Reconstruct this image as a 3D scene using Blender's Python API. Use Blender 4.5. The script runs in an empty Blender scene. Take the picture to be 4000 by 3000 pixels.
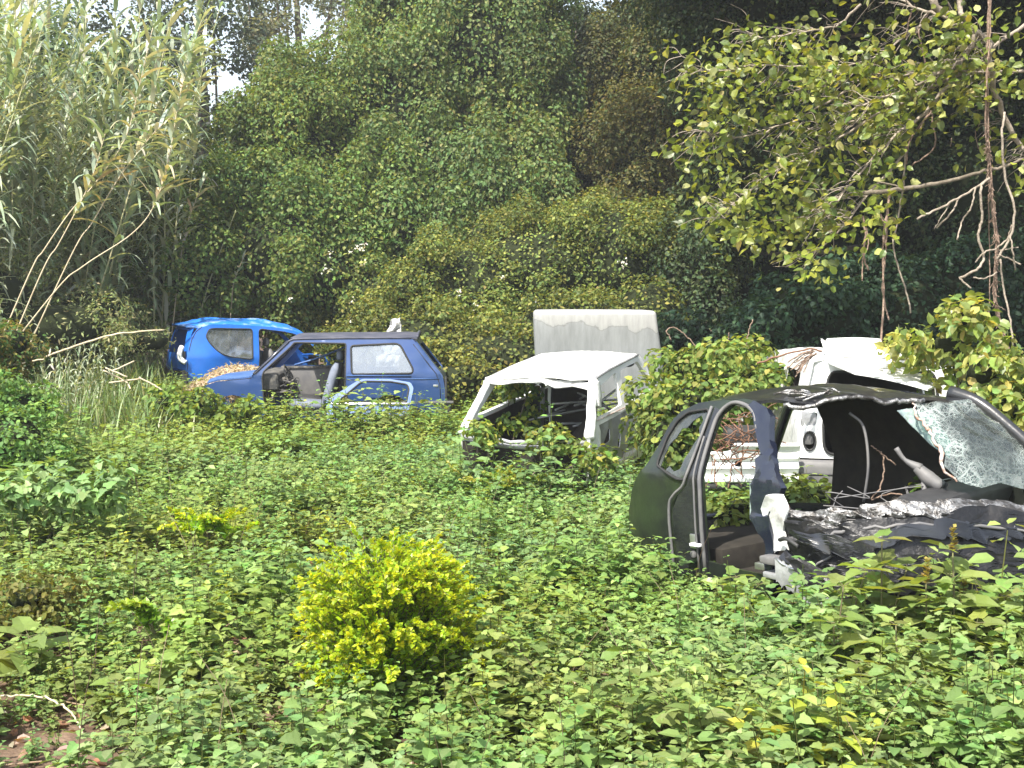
import bpy, bmesh, math, random
import numpy as np
from mathutils import Vector, Matrix, Euler
from mathutils.geometry import delaunay_2d_cdt
rad = math.radians
rng = np.random.default_rng(7)
random.seed(7)
SC = bpy.context.scene
COL = SC.collection

# ------------------------------------------------------------------ camera, sky, sun, exposure
CAM_H = 2.2
PITCH = math.atan(100 / 1236.0)
cam_d = bpy.data.cameras.new('camera')
cam_d.sensor_width = 36.0
cam_d.lens = 36.0 * 1236 / 1024
cam_d.clip_end = 2000
cam = bpy.data.objects.new('camera', cam_d)
cam.location = (0, 0, CAM_H)
cam.rotation_euler = (rad(90) - PITCH, 0, 0)
COL.objects.link(cam)
SC.camera = cam

SUN_EL = rad(54)
SUN_AZ = rad(60)
SUN_DIR = Vector((-math.cos(SUN_EL) * math.cos(SUN_AZ), -math.cos(SUN_EL) * math.sin(SUN_AZ), math.sin(SUN_EL)))
world = bpy.data.worlds.new('World')
SC.world = world
world.use_nodes = True
wn = world.node_tree
sky = wn.nodes.new('ShaderNodeTexSky')
sky.sky_type = 'NISHITA'
sky.sun_disc = False
sky.sun_elevation = SUN_EL
sky.sun_rotation = math.atan2(SUN_DIR.x, SUN_DIR.y)
sky.air_density = 1.2
sky.dust_density = 2.0
sky.ozone_density = 1.0
hs_ = wn.nodes.new('ShaderNodeHueSaturation')
hs_.inputs['Saturation'].default_value = 0.6
wn.links.new(sky.outputs[0], hs_.inputs['Color'])
wn.links.new(hs_.outputs[0], wn.nodes['Background'].inputs[0])
wn.nodes['Background'].inputs[1].default_value = 0.15
sun_d = bpy.data.lights.new('sun', 'SUN')
sun_d.energy = 4.7
sun_d.angle = rad(0.5)
sun_d.color = (1.0, 0.94, 0.84)
sun = bpy.data.objects.new('sun', sun_d)
sun.rotation_euler = SUN_DIR.to_track_quat('Z', 'Y').to_euler()
COL.objects.link(sun)
SC.view_settings.view_transform = 'Standard'
SC.view_settings.look = 'None'
SC.view_settings.exposure = 1.2
SC.view_settings.gamma = 1.0
SC.cycles.max_bounces = 8
SC.cycles.transparent_max_bounces = 12

# ------------------------------------------------------------------ helpers
F4 = 1236 * 4000 / 1024.0


def at(u, v, Y):
    """point at forward distance Y seen at photograph position (u, v) (4000 px wide)"""
    a = (u - 2000) / F4
    b = -(v - 1500) / F4
    d = Vector((a, math.cos(PITCH) + b * math.sin(PITCH), -math.sin(PITCH) + b * math.cos(PITCH)))
    return Vector((0, 0, CAM_H)) + d * (Y / d.y)


def at2(u, v, Y):
    return at(u * 4000 / 2212, v * 4000 / 2212, Y)


def tag(o, label=None, cat=None, group=None, kind=None):
    if label: o['label'] = label
    if cat: o['category'] = cat
    if group: o['group'] = group
    if kind: o['kind'] = kind
    return o


def empty(name, loc, label, cat, group=None, rot=(0, 0, 0)):
    o = bpy.data.objects.new(name, None)
    o.empty_display_size = 0.2
    o.location = loc
    o.rotation_euler = rot
    COL.objects.link(o)
    return tag(o, label, cat, group)


_nd = rng.normal(size=(9, 3))
_nd /= np.linalg.norm(_nd, axis=1)[:, None]
_np = rng.uniform(0, 6.28, 9)


def nz(p, s=1.0, seed=0.0):
    """smooth pseudo noise about -1..1 of points (n,3)"""
    p = np.atleast_2d(np.asarray(p, float))
    v = np.zeros(len(p))
    for i in range(9):
        f = (0.7 + 0.33 * i) * s
        v += np.sin((p @ _nd[i]) * f * 2.1 + _np[i] + seed * (i + 1.3)) / (1 + 0.18 * i)
    return v / 4.2


# ---- materials
def mat(name):
    m = bpy.data.materials.new(name)
    m.use_nodes = True
    nt = m.node_tree
    return m, nt, nt.nodes['Principled BSDF'], nt.nodes['Material Output']


def N(nt, t, **kw):
    n = nt.nodes.new(t)
    for k, v in kw.items():
        if k.startswith('i_'):
            key = k[2:]
            n.inputs[int(key) if key.isdigit() else key].default_value = v
        else:
            setattr(n, k, v)
    return n


def ramp(nt, fac, stops):
    r = nt.nodes.new('ShaderNodeValToRGB')
    el = r.color_ramp.elements
    while len(el) < len(stops): el.new(0.5)
    for e, (p, c) in zip(el, stops):
        e.position = p
        e.color = c if len(c) == 4 else (*c, 1)
    nt.links.new(fac, r.inputs[0])
    return r.outputs[0]


def leaf_mat(name, trans=0.38, rough=0.5, spec=0.35):
    m, nt, b, out = mat(name)
    a = N(nt, 'ShaderNodeAttribute', attribute_name='col')
    tc = N(nt, 'ShaderNodeTexCoord')
    n = N(nt, 'ShaderNodeTexNoise', i_Scale=9.0, i_Detail=3.0)
    nt.links.new(tc.outputs['Object'], n.inputs['Vector'])
    mr = N(nt, 'ShaderNodeMapRange', i_3=0.75, i_4=1.25)
    nt.links.new(n.outputs[0], mr.inputs[0])
    mx = N(nt, 'ShaderNodeVectorMath', operation='SCALE')
    nt.links.new(a.outputs['Color'], mx.inputs[0])
    nt.links.new(mr.outputs[0], mx.inputs['Scale'])
    nt.links.new(mx.outputs[0], b.inputs['Base Color'])
    b.inputs['Roughness'].default_value = rough
    b.inputs['Specular IOR Level'].default_value = spec
    t = N(nt, 'ShaderNodeBsdfTranslucent')
    ty = N(nt, 'ShaderNodeMix', data_type='RGBA', blend_type='MULTIPLY')
    ty.inputs[0].default_value = 1.0
    ty.inputs[7].default_value = (1.9, 1.6, 0.55, 1)
    nt.links.new(mx.outputs[0], ty.inputs[6])
    nt.links.new(ty.outputs[2], t.inputs[0])
    ms = N(nt, 'ShaderNodeMixShader')
    ms.inputs[0].default_value = trans
    nt.links.new(b.outputs[0], ms.inputs[1])
    nt.links.new(t.outputs[0], ms.inputs[2])
    nt.links.new(ms.outputs[0], out.inputs[0])
    return m


def solid(name, c, rough=0.6, metal=0.0, spec=0.4, var=0.25, scale=6.0, c2=None, coat=0.0, bump=0.0, lo=0.35, hi=0.7):
    """base colour c broken up by noise towards c2 (or a darker/lighter self)"""
    m, nt, b, out = mat(name)
    tc = N(nt, 'ShaderNodeTexCoord')
    n = N(nt, 'ShaderNodeTexNoise', i_Scale=scale, i_Detail=8.0, i_Roughness=0.62)
    nt.links.new(tc.outputs['Object'], n.inputs['Vector'])
    if c2 is None: c2 = tuple(x * (1 - var) for x in c)
    cc = ramp(nt, n.outputs[0], [(lo, c), (hi, c2)])
    nt.links.new(cc, b.inputs['Base Color'])
    b.inputs['Roughness'].default_value = rough
    b.inputs['Metallic'].default_value = metal
    b.inputs['Specular IOR Level'].default_value = spec
    if coat: b.inputs['Coat Weight'].default_value = coat
    if bump:
        bp = N(nt, 'ShaderNodeBump', i_Strength=bump, i_Distance=0.02)
        n2 = N(nt, 'ShaderNodeTexNoise', i_Scale=scale * 4, i_Detail=6.0)
        nt.links.new(tc.outputs['Object'], n2.inputs['Vector'])
        nt.links.new(n2.outputs[0], bp.inputs['Height'])
        nt.links.new(bp.outputs[0], b.inputs['Normal'])
    return m


def glass_mat(name, tint, dirt_c, dirt=0.25, gloss=0.35):
    m, nt, b, out = mat(name)
    nt.nodes.remove(b)
    tr = N(nt, 'ShaderNodeBsdfTransparent'); tr.inputs[0].default_value = (*tint, 1)
    gl = N(nt, 'ShaderNodeBsdfGlossy'); gl.inputs['Roughness'].default_value = 0.06
    gl.inputs[0].default_value = (0.85, 0.9, 0.95, 1)
    df = N(nt, 'ShaderNodeBsdfDiffuse'); df.inputs[0].default_value = (*dirt_c, 1)
    m1 = N(nt, 'ShaderNodeMixShader'); m1.inputs[0].default_value = gloss
    nt.links.new(tr.outputs[0], m1.inputs[1]); nt.links.new(gl.outputs[0], m1.inputs[2])
    tc = N(nt, 'ShaderNodeTexCoord')
    n = N(nt, 'ShaderNodeTexNoise', i_Scale=5.0, i_Detail=9.0, i_Roughness=0.7)
    nt.links.new(tc.outputs['Object'], n.inputs['Vector'])
    mr = N(nt, 'ShaderNodeMapRange', i_1=0.4, i_2=0.7, i_3=dirt * 0.3, i_4=dirt * 1.7)
    nt.links.new(n.outputs[0], mr.inputs[0])
    m2 = N(nt, 'ShaderNodeMixShader')
    nt.links.new(mr.outputs[0], m2.inputs[0]); nt.links.new(m1.outputs[0], m2.inputs[1]); nt.links.new(df.outputs[0], m2.inputs[2])
    nt.links.new(m2.outputs[0], out.inputs[0])
    return m


def cracked_mat(name):
    m, nt, b, out = mat(name)
    tc = N(nt, 'ShaderNodeTexCoord')
    nn = N(nt, 'ShaderNodeTexNoise', i_Scale=3.0, i_Detail=4.0)
    nt.links.new(tc.outputs['Object'], nn.inputs['Vector'])
    mxv = N(nt, 'ShaderNodeMix', data_type='RGBA', blend_type='MIX'); mxv.inputs[0].default_value = 0.12
    nt.links.new(tc.outputs['Object'], mxv.inputs[6]); nt.links.new(nn.outputs[1], mxv.inputs[7])
    facs = []
    for sc_, w in ((9, 0.05), (24, 0.07), (60, 0.1)):
        v = N(nt, 'ShaderNodeTexVoronoi', feature='DISTANCE_TO_EDGE', i_Scale=float(sc_))
        nt.links.new(mxv.outputs[2], v.inputs['Vector'])
        r = N(nt, 'ShaderNodeMapRange', i_1=0.0, i_2=w, i_3=1.0, i_4=0.0)
        nt.links.new(v.outputs[0], r.inputs[0]); facs.append(r.outputs[0])
    big = N(nt, 'ShaderNodeTexNoise', i_Scale=2.2, i_Detail=5.0)
    nt.links.new(tc.outputs['Object'], big.inputs['Vector'])
    br = N(nt, 'ShaderNodeMapRange', i_1=0.42, i_2=0.64, i_3=0.12, i_4=1.0)
    nt.links.new(big.outputs[0], br.inputs[0])
    a1 = N(nt, 'ShaderNodeMath', operation='MAXIMUM'); nt.links.new(facs[0], a1.inputs[0]); nt.links.new(facs[1], a1.inputs[1])
    a3 = N(nt, 'ShaderNodeMath', operation='MAXIMUM'); nt.links.new(a1.outputs[0], a3.inputs[0]); nt.links.new(facs[2], a3.inputs[1])
    a2 = N(nt, 'ShaderNodeMath', operation='MULTIPLY'); nt.links.new(a3.outputs[0], a2.inputs[0]); nt.links.new(br.outputs[0], a2.inputs[1])
    a4 = N(nt, 'ShaderNodeMath', operation='MULTIPLY_ADD', use_clamp=True); nt.links.new(a2.outputs[0], a4.inputs[0])
    a4.inputs[1].default_value = 0.5; a4.inputs[2].default_value = 0.02
    b.inputs['Base Color'].default_value = (0.62, 0.66, 0.64, 1)
    b.inputs['Roughness'].default_value = 0.35
    tr = N(nt, 'ShaderNodeBsdfTransparent'); tr.inputs[0].default_value = (0.72, 0.82, 0.78, 1)
    gl = N(nt, 'ShaderNodeBsdfGlossy'); gl.inputs['Roughness'].default_value = 0.12
    m1 = N(nt, 'ShaderNodeMixShader'); m1.inputs[0].default_value = 0.07
    nt.links.new(tr.outputs[0], m1.inputs[1]); nt.links.new(gl.outputs[0], m1.inputs[2])
    m2 = N(nt, 'ShaderNodeMixShader')
    nt.links.new(a4.outputs[0], m2.inputs[0]); nt.links.new(m1.outputs[0], m2.inputs[1]); nt.links.new(b.outputs[0], m2.inputs[2])
    nt.links.new(m2.outputs[0], out.inputs[0])
    return m


M = {}
M['leaf'] = leaf_mat('leaf', 0.35, 0.55, 0.25)
M['leaf_big'] = leaf_mat('leaf_big', 0.42, 0.4, 0.5)
M['reed'] = leaf_mat('reed_leaf', 0.25, 0.4, 0.5)
M['core'] = solid('shade_dark_core', (0.022, 0.028, 0.012), 0.95, spec=0.1, scale=3, bump=1.0)  # near-black solid inside crowns; inner shade is put into its colour
M['bark'] = solid('bark', (0.20, 0.17, 0.13), 0.9, spec=0.2, scale=8, c2=(0.09, 0.075, 0.055), bump=0.8)
M['barkpale'] = solid('pale_bark', (0.36, 0.31, 0.25), 0.85, spec=0.2, scale=12, c2=(0.16, 0.13, 0.10), bump=0.7)
M['vine'] = solid('vine_bark', (0.30, 0.22, 0.17), 0.9, spec=0.2, scale=14, c2=(0.13, 0.085, 0.06), bump=0.8)
M['twigred'] = solid('red_brown_twig', (0.21, 0.12, 0.08), 0.85, spec=0.2, scale=14, c2=(0.14, 0.07, 0.045))
M['cane'] = solid('dry_cane', (0.55, 0.47, 0.33), 0.6, scale=9, c2=(0.34, 0.27, 0.17))
M['canegreen'] = solid('cane_green', (0.28, 0.31, 0.15), 0.5, scale=9, c2=(0.48, 0.42, 0.25))
M['stem'] = solid('stem_green', (0.13, 0.13, 0.05), 0.6, scale=9, c2=(0.08, 0.06, 0.035))
M['straw'] = solid('straw', (0.45, 0.36, 0.24), 0.8, scale=12, c2=(0.26, 0.19, 0.12))
M['blue'] = solid('bright_blue_paint', (0.014, 0.12, 0.50), 0.32, metal=0.15, spec=0.5, scale=3, c2=(0.018, 0.16, 0.62), coat=0.7)
M['blueroof'] = solid('faded_blue_roof_paint', (0.02, 0.16, 0.55), 0.4, scale=5, c2=(0.26, 0.36, 0.58), coat=0.3, lo=0.5, hi=0.68)
M['navy'] = solid('dark_blue_paint', (0.011, 0.044, 0.16), 0.33, metal=0.1, spec=0.5, scale=2.2, c2=(0.035, 0.070, 0.17), coat=0.45)
M['navyroof'] = solid('chalky_navy_roof_paint', (0.04, 0.045, 0.07), 0.6, scale=4, c2=(0.10, 0.10, 0.125))
M['doorblue'] = solid('pale_blue_door_paint', (0.035, 0.09, 0.26), 0.5, metal=0.0, scale=4, c2=(0.08, 0.15, 0.31), coat=0.0)
M['white'] = solid('white_paint', (0.78, 0.79, 0.78), 0.4, scale=5, c2=(0.60, 0.60, 0.57), coat=0.3, lo=0.5, hi=0.85)
M['whitedirty'] = solid('dirty_white_paint', (0.66, 0.67, 0.66), 0.5, scale=7, c2=(0.28, 0.27, 0.25), lo=0.48, hi=0.72, bump=0.3)
M['innermetal'] = solid('bare_inner_panel', (0.40, 0.41, 0.42), 0.4, metal=0.3, scale=6, c2=(0.22, 0.22, 0.23), bump=0.3)
def height_tone_mat(name):
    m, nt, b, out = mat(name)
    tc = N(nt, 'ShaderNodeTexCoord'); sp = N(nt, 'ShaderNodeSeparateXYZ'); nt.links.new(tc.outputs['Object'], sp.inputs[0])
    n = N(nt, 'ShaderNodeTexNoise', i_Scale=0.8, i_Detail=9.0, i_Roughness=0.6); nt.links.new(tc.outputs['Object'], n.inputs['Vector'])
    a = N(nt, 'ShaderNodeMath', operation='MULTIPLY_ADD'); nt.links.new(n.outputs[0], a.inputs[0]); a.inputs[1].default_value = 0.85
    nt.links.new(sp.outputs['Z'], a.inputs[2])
    c = ramp(nt, a.outputs[0], [(0.0, (.17, .18, .19)), (.55, (.20, .21, .22)), (.955, (.26, .27, .275)), (.965, (.20, .20, .20)), (.975, (.33, .335, .33)), (1.0, (.36, .36, .355))])  # grey, stepping to a paler tone above a ragged height
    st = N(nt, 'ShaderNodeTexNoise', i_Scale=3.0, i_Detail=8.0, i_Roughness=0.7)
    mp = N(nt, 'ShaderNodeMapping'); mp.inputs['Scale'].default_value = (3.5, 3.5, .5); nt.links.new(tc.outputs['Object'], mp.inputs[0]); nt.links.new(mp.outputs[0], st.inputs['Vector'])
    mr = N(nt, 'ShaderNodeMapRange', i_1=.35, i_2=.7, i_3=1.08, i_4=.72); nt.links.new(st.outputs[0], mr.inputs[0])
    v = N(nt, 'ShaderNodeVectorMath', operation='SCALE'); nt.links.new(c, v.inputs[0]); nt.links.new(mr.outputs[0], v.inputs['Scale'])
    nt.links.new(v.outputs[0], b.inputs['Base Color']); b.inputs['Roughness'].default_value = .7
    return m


M['fibre'] = height_tone_mat('weathered_fibreglass') if True else solid('weathered_fibreglass', (0.56, 0.56, 0.54), 0.75, scale=2.2, c2=(0.40, 0.41, 0.40), bump=0.25, lo=0.42, hi=0.6)
M['sooty'] = solid('oily_black_metal', (0.007, 0.007, 0.008), 0.38, scale=6, c2=(0.045, 0.042, 0.04), lo=.5, hi=.75, bump=.5)
M['black'] = solid('black_trim', (0.02, 0.02, 0.022), 0.55, scale=8, c2=(0.045, 0.045, 0.045))
M['greyplastic'] = solid('grey_plastic', (0.10, 0.10, 0.105), 0.6, scale=8, c2=(0.16, 0.155, 0.15))
M['seat'] = solid('grey_blue_seat_cloth', (0.13, 0.15, 0.20), 0.9, spec=0.15, scale=12, c2=(0.19, 0.21, 0.26))
M['dash'] = solid('dusty_dashboard', (0.05, 0.05, 0.05), 0.8, scale=12, c2=(0.22, 0.20, 0.17), lo=0.45, hi=0.75)
M['dark'] = solid('charcoal_paint', (0.010, 0.011, 0.014), 0.25, metal=0.1, spec=0.5, scale=4, c2=(0.026, 0.027, 0.030), coat=0.6, bump=0.12)
M['darkroof'] = solid('charcoal_roof_film', (0.012, 0.013, 0.018), 0.33, metal=0.1, scale=3, c2=(0.040, 0.040, 0.036), coat=0.5, bump=0.2)
M['greensheen'] = solid('charcoal_paint_green_reflections', (0.012, 0.014, 0.014), 0.3, metal=0.1, scale=3.0, c2=(0.024, 0.036, 0.018), coat=0.4, bump=0.15, lo=0.4, hi=0.6)  # green blotches: greenish film, with reflected greenery put into the colour
M['navydark'] = solid('blue_black_paint', (0.010, 0.013, 0.028), 0.25, metal=0.1, scale=5, c2=(0.024, 0.028, 0.042), coat=0.7)
M['liner'] = solid('dark_lining', (0.022, 0.02, 0.018), 0.9, spec=0.1, scale=9, c2=(0.04, 0.036, 0.03))
M['torn'] = solid('torn_metal', (0.30, 0.30, 0.30), 0.36, metal=0.7, scale=14, c2=(0.07, 0.065, 0.06), lo=0.42, hi=0.58, bump=0.6)
M['chrome'] = solid('bright_metal', (0.6, 0.6, 0.6), 0.3, metal=0.9, scale=10)
M['rubber'] = solid('window_rubber', (0.025, 0.025, 0.025), 0.7, scale=10)
M['glass'] = glass_mat('window_glass', (0.60, 0.63, 0.64), (0.42, 0.44, 0.43), 0.13, 0.26)
M['glassdark'] = glass_mat('dark_window_glass', (0.10, 0.12, 0.11), (0.05, 0.06, 0.055), 0.3, 0.1)
M['glassgrey'] = glass_mat('grimy_grey_glass', (0.32, 0.35, 0.34), (0.11, 0.12, 0.115), 0.55, 0.12)
M['glassgreen'] = glass_mat('greenish_glass', (0.5, 0.62, 0.58), (0.45, 0.55, 0.52), 0.55, 0.25)
M['cracked'] = cracked_mat('shattered_laminated_glass')
M['rust'] = solid('rusty_edge', (0.28, 0.15, 0.10), 0.7, scale=14, c2=(0.50, 0.45, 0.42), lo=0.4, hi=0.6, bump=0.5)
M['red'] = solid('red_lens', (0.25, 0.03, 0.03), 0.3, scale=5)
M['tarp'] = solid('pale_crumpled_sheet', (0.62, 0.62, 0.60), 0.6, scale=22, c2=(0.18, 0.18, 0.17), lo=0.5, hi=0.62, bump=0.6)


# ---- geometry accumulator
class Geo:
    def __init__(s):
        s.v = []; s.f = []; s.c = []; s.m = []; s.n = 0; s.smooth = []

    def add(s, v, f, c=(0.1, 0.1, 0.1), m=0, smooth=False):
        v = np.asarray(v, np.float32).reshape(-1, 3); f = np.asarray(f, np.int32).reshape(-1, 3)
        c = np.asarray(c, np.float32)
        if c.ndim == 1: c = np.tile(c, (len(v), 1))
        s.v.append(v); s.f.append(f + s.n); s.c.append(c)
        s.m.append(np.full(len(f), m, np.int32)); s.smooth.append(np.full(len(f), smooth, bool)); s.n += len(v)

    def build(s, name, mats, parent=None, origin=(0, 0, 0), local=False):
        if not isinstance(mats, (list, tuple)): mats = [mats]
        v = np.concatenate(s.v); f = np.concatenate(s.f); c = np.concatenate(s.c)
        if parent is not None and not local: origin = parent.location
        v = v - np.array(origin, np.float32)[None]
        me = bpy.data.meshes.new(name)
        me.vertices.add(len(v)); me.vertices.foreach_set('co', v.ravel())
        me.loops.add(len(f) * 3); me.loops.foreach_set('vertex_index', f.ravel())
        me.polygons.add(len(f)); me.polygons.foreach_set('loop_start', np.arange(0, len(f) * 3, 3, dtype=np.int32))
        me.polygons.foreach_set('material_index', np.concatenate(s.m))
        me.polygons.foreach_set('use_smooth', np.concatenate(s.smooth))
        a = me.attributes.new('col', 'FLOAT_COLOR', 'POINT')
        a.data.foreach_set('color', np.concatenate([c[:, :3], np.ones((len(c), 1), np.float32)], 1).ravel())
        for mm in mats: me.materials.append(mm)
        me.update(calc_edges=True)
        o = bpy.data.objects.new(name, me)
        COL.objects.link(o)
        if parent is None or local:
            o.location = origin if not local else (0, 0, 0)
        if parent is not None: o.parent = parent; o.location = (0, 0, 0)
        return o

    def tube(s, pts, r, c=(0.2, 0.2, 0.2), m=0, sides=6, closed=False, caps=True):
        P = np.array([tuple(p) for p in pts], float); n = len(P)
        r = np.broadcast_to(np.asarray(r, float), (n,)) if np.ndim(r) == 0 or len(np.atleast_1d(r)) == n else np.interp(np.linspace(0, 1, n), np.linspace(0, 1, len(r)), r)
        if closed: T = np.roll(P, -1, 0) - np.roll(P, 1, 0)
        else: T = np.gradient(P, axis=0)
        T /= np.maximum(np.linalg.norm(T, axis=1), 1e-9)[:, None]
        ref = np.array([0, 0, 1.0]) if abs(T[0][2]) < 0.9 else np.array([1.0, 0, 0])
        U = np.zeros_like(P); u = ref - T[0] * (ref @ T[0]); u /= np.linalg.norm(u)
        for i in range(n):
            u = u - T[i] * (u @ T[i]); u /= max(np.linalg.norm(u), 1e-9); U[i] = u
        W = np.cross(T, U)
        a = np.linspace(0, 2 * np.pi, sides, endpoint=False)
        V = P[:, None] + r[:, None, None] * (np.cos(a)[None, :, None] * U[:, None] + np.sin(a)[None, :, None] * W[:, None])
        V = V.reshape(-1, 3); fs = []
        for i in range(n if closed else n - 1):
            j = (i + 1) % n
            for k in range(sides):
                k2 = (k + 1) % sides
                fs += [(i * sides + k, i * sides + k2, j * sides + k2), (i * sides + k, j * sides + k2, j * sides + k)]
        if caps and not closed:
            for k in range(1, sides - 1):
                fs.append((0, k + 1, k)); e = (n - 1) * sides; fs.append((e, e + k, e + k + 1))
        s.add(V, fs, c, m, True)
        return s


def smooth_path(pts, n=6, jit=0.0):
    P = np.array([tuple(p) for p in pts], float)
    if len(P) < 3:
        t = np.linspace(0, 1, n * max(1, len(P) - 1) + 1)[:, None]
        Q = P[0] * (1 - t) + P[-1] * t
    else:
        E = np.vstack([2 * P[0] - P[1], P, 2 * P[-1] - P[-2]]); Q = []
        for i in range(1, len(E) - 2):
            for t in np.linspace(0, 1, n, endpoint=False):
                a, b, c, d = E[i - 1], E[i], E[i + 1], E[i + 2]
                Q.append(0.5 * ((2 * b) + (-a + c) * t + (2 * a - 5 * b + 4 * c - d) * t * t + (-a + 3 * b - 3 * c + d) * t ** 3))
        Q.append(E[-2]); Q = np.array(Q)
    if jit: Q[1:-1] += rng.normal(scale=jit, size=Q[1:-1].shape)
    return Q


# ---- leaf templates: (along, side, up)
T_FAR = (np.array([(0, 0, 0), (.45, .36, .06), (1, 0, -.1), (.45, -.36, .06)]), np.array([(0, 2, 1), (0, 3, 2)]))
T_OVATE = (np.array([(0, 0, 0), (.22, .3, .06), (.6, .31, .03), (1, 0, -.16), (.6, -.31, .03), (.22, -.3, .06), (.25, 0, 0), (.62, 0, -.05)]),
           np.array([(0, 6, 1), (1, 6, 7), (1, 7, 2), (2, 7, 3), (0, 5, 6), (5, 7, 6), (5, 4, 7), (4, 3, 7)]))
T_LOBE = (np.array([(0, 0, 0), (-.12, .24, .02), (.12, .44, .05), (.34, .30, .04), (.62, .26, .0), (1, 0, -.2),
                    (.62, -.26, .0), (.34, -.30, .04), (.12, -.44, .05), (-.12, -.24, .02), (.3, 0, -.03), (.65, 0, -.09)]),
          np.array([(0, 2, 1), (0, 10, 2), (2, 10, 3), (3, 10, 11), (3, 11, 4), (4, 11, 5), (0, 9, 8), (0, 8, 10), (8, 7, 10), (7, 11, 10), (7, 6, 11), (6, 5, 11)]))
T_NARROW = (np.array([(0, 0, 0), (.4, .17, .04), (1, 0, -.08), (.4, -.17, .04)]), np.array([(0, 2, 1), (0, 3, 2)]))


def unit(a): return a / np.maximum(np.linalg.norm(a, axis=-1, keepdims=True), 1e-9)


def leaves(g, P, D, Nn, size, cols, tpl=T_FAR, m=0):
    """leaves at P pointing along D with normal near Nn"""
    tv, tf = tpl
    D = unit(D); S = unit(np.cross(Nn, D)); U = np.cross(D, S)
    size = np.broadcast_to(size, (len(P),))[:, None, None]
    V = P[:, None] + size * (tv[None, :, 0:1] * D[:, None] + tv[None, :, 1:2] * S[:, None] + tv[None, :, 2:3] * U[:, None])
    k = len(tv)
    fs = (tf[None] + (np.arange(len(P)) * k)[:, None, None]).reshape(-1, 3)
    g.add(V.reshape(-1, 3), fs, np.repeat(cols, k, 0), m)


def pick(cols, n, vb=0.22, w=None):
    cols = np.array(cols, float)
    i = rng.choice(len(cols), n, p=w)
    return np.clip(cols[i] * (1 + rng.normal(scale=vb, size=(n, 1))) * (1 + rng.normal(scale=0.06, size=(n, 3))), 0.004, 0.95)


def sph(n):
    return unit(rng.normal(size=(n, 3)))


ICO_V = ICO_F = None


def ico(sub=3):
    bm = bmesh.new(); bmesh.ops.create_icosphere(bm, subdivisions=sub, radius=1)
    v = np.array([x.co[:] for x in bm.verts]); f = np.array([[y.index for y in x.verts] for x in bm.faces]); bm.free()
    return v, f


ICO_V, ICO_F = ico(3)


def blob_set(specs):
    """specs in 2212-px picture units (cx, cy, rx, ry, depth, depth radius) -> world ellipsoids"""
    out = []
    for cx, cy, rx, ry, Y, rd in specs:
        c = at2(cx, cy, Y); k = 1 / 2.16 * Y / 1236
        out.append((np.array(c), np.array([rx * k, rd, ry * k])))
    return out


def clumps(blobs, per_m2, r0, r1, back=0.25, zs=(0.6, 0.95)):
    """small ellipsoid clumps scattered over big ellipsoids"""
    res = []
    for c, r in blobs:
        area = 4 * math.pi * ((r[0] * r[1]) ** 1.6 / 3 + (r[0] * r[2]) ** 1.6 / 3 + (r[1] * r[2]) ** 1.6 / 3) ** (1 / 1.6)
        n = max(4, int(area * per_m2))
        d = sph(n)
        keep = (d[:, 1] < 0.35) | (rng.random(n) < back)
        d = d[keep]
        p = c + d * r * (1 + 0.10 * rng.normal(size=(len(d), 1)))
        for q in p:
            if q[2] < -0.2: continue
            inside = False
            for c2, r2 in blobs:
                if c2 is c: continue
                if (((q - c2) / (r2 * 0.86)) ** 2).sum() < 1: inside = True; break
            if inside: continue
            rr = rng.uniform(r0, r1)
            res.append((q, np.array([rr, rr, rr * rng.uniform(*zs)])))
    return res


def foliage(g, clump, per_m2, size, cols, w=None, tpl=T_FAR, up=0.5, out=0.7, droop=0.5, depth=0.35, core=0.0, vb=0.22, gap=0.0, gs=1.2, m=0, tintfn=None):
    cs = np.array([c for c, r in clump]); rs = np.array([r for c, r in clump])
    area = 4 * math.pi * (rs.prod(1)) ** (2 / 3)
    n = np.maximum(3, (area * per_m2).astype(int))
    idx = np.repeat(np.arange(len(cs)), n)
    d = sph(len(idx))
    rf = 1 - depth * rng.random(len(idx)) ** 1.5 + 0.12 * rng.random(len(idx)) ** 4
    P = cs[idx] + d * rs[idx] * rf[:, None]
    nrm = unit(d / rs[idx])
    if gap > 0:
        k = nz(P, gs, 2.0) > -1 + gap * 2 * 0.9 - 0.0 * P[:, 0]
        k |= rng.random(len(P)) < 0.12
        P = P[k]; nrm = nrm[k]; idx = idx[k]
    k = P[:, 2] > 0.02
    P = P[k]; nrm = nrm[k]; idx = idx[k]
    nn = unit(nrm * out + np.array([0, 0, up]) + 0.45 * rng.normal(size=P.shape))
    dd = unit(nrm * 0.5 + np.array([0, 0, -droop]) + 0.8 * rng.normal(size=P.shape))
    dd = unit(dd - nn * (dd * nn).sum(1, keepdims=True) * 0.85)
    cl = rng.normal(scale=0.10, size=(len(cs), 1))[idx]
    c = pick(cols, len(P), vb, w) * (1 + cl)
    if tintfn is not None: c = tintfn(P, c)
    c = c * (1 + .20 * nz(P * .55, 1, 11)[:, None]) * (1 + .12 * nz(P * .35, 1, 17)[:, None] * np.array([[1.0, .1, -.6]]))
    s = size * rng.uniform(0.6, 1.25, len(P))
    leaves(g, P, dd, nn, s, np.clip(c, .003, .95), tpl, m)
    return P


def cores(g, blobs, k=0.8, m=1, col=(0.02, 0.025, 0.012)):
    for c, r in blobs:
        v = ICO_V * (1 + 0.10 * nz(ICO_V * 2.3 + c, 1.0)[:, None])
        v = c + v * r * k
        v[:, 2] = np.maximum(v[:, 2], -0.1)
        g.add(v, ICO_F, col, m, True)


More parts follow.
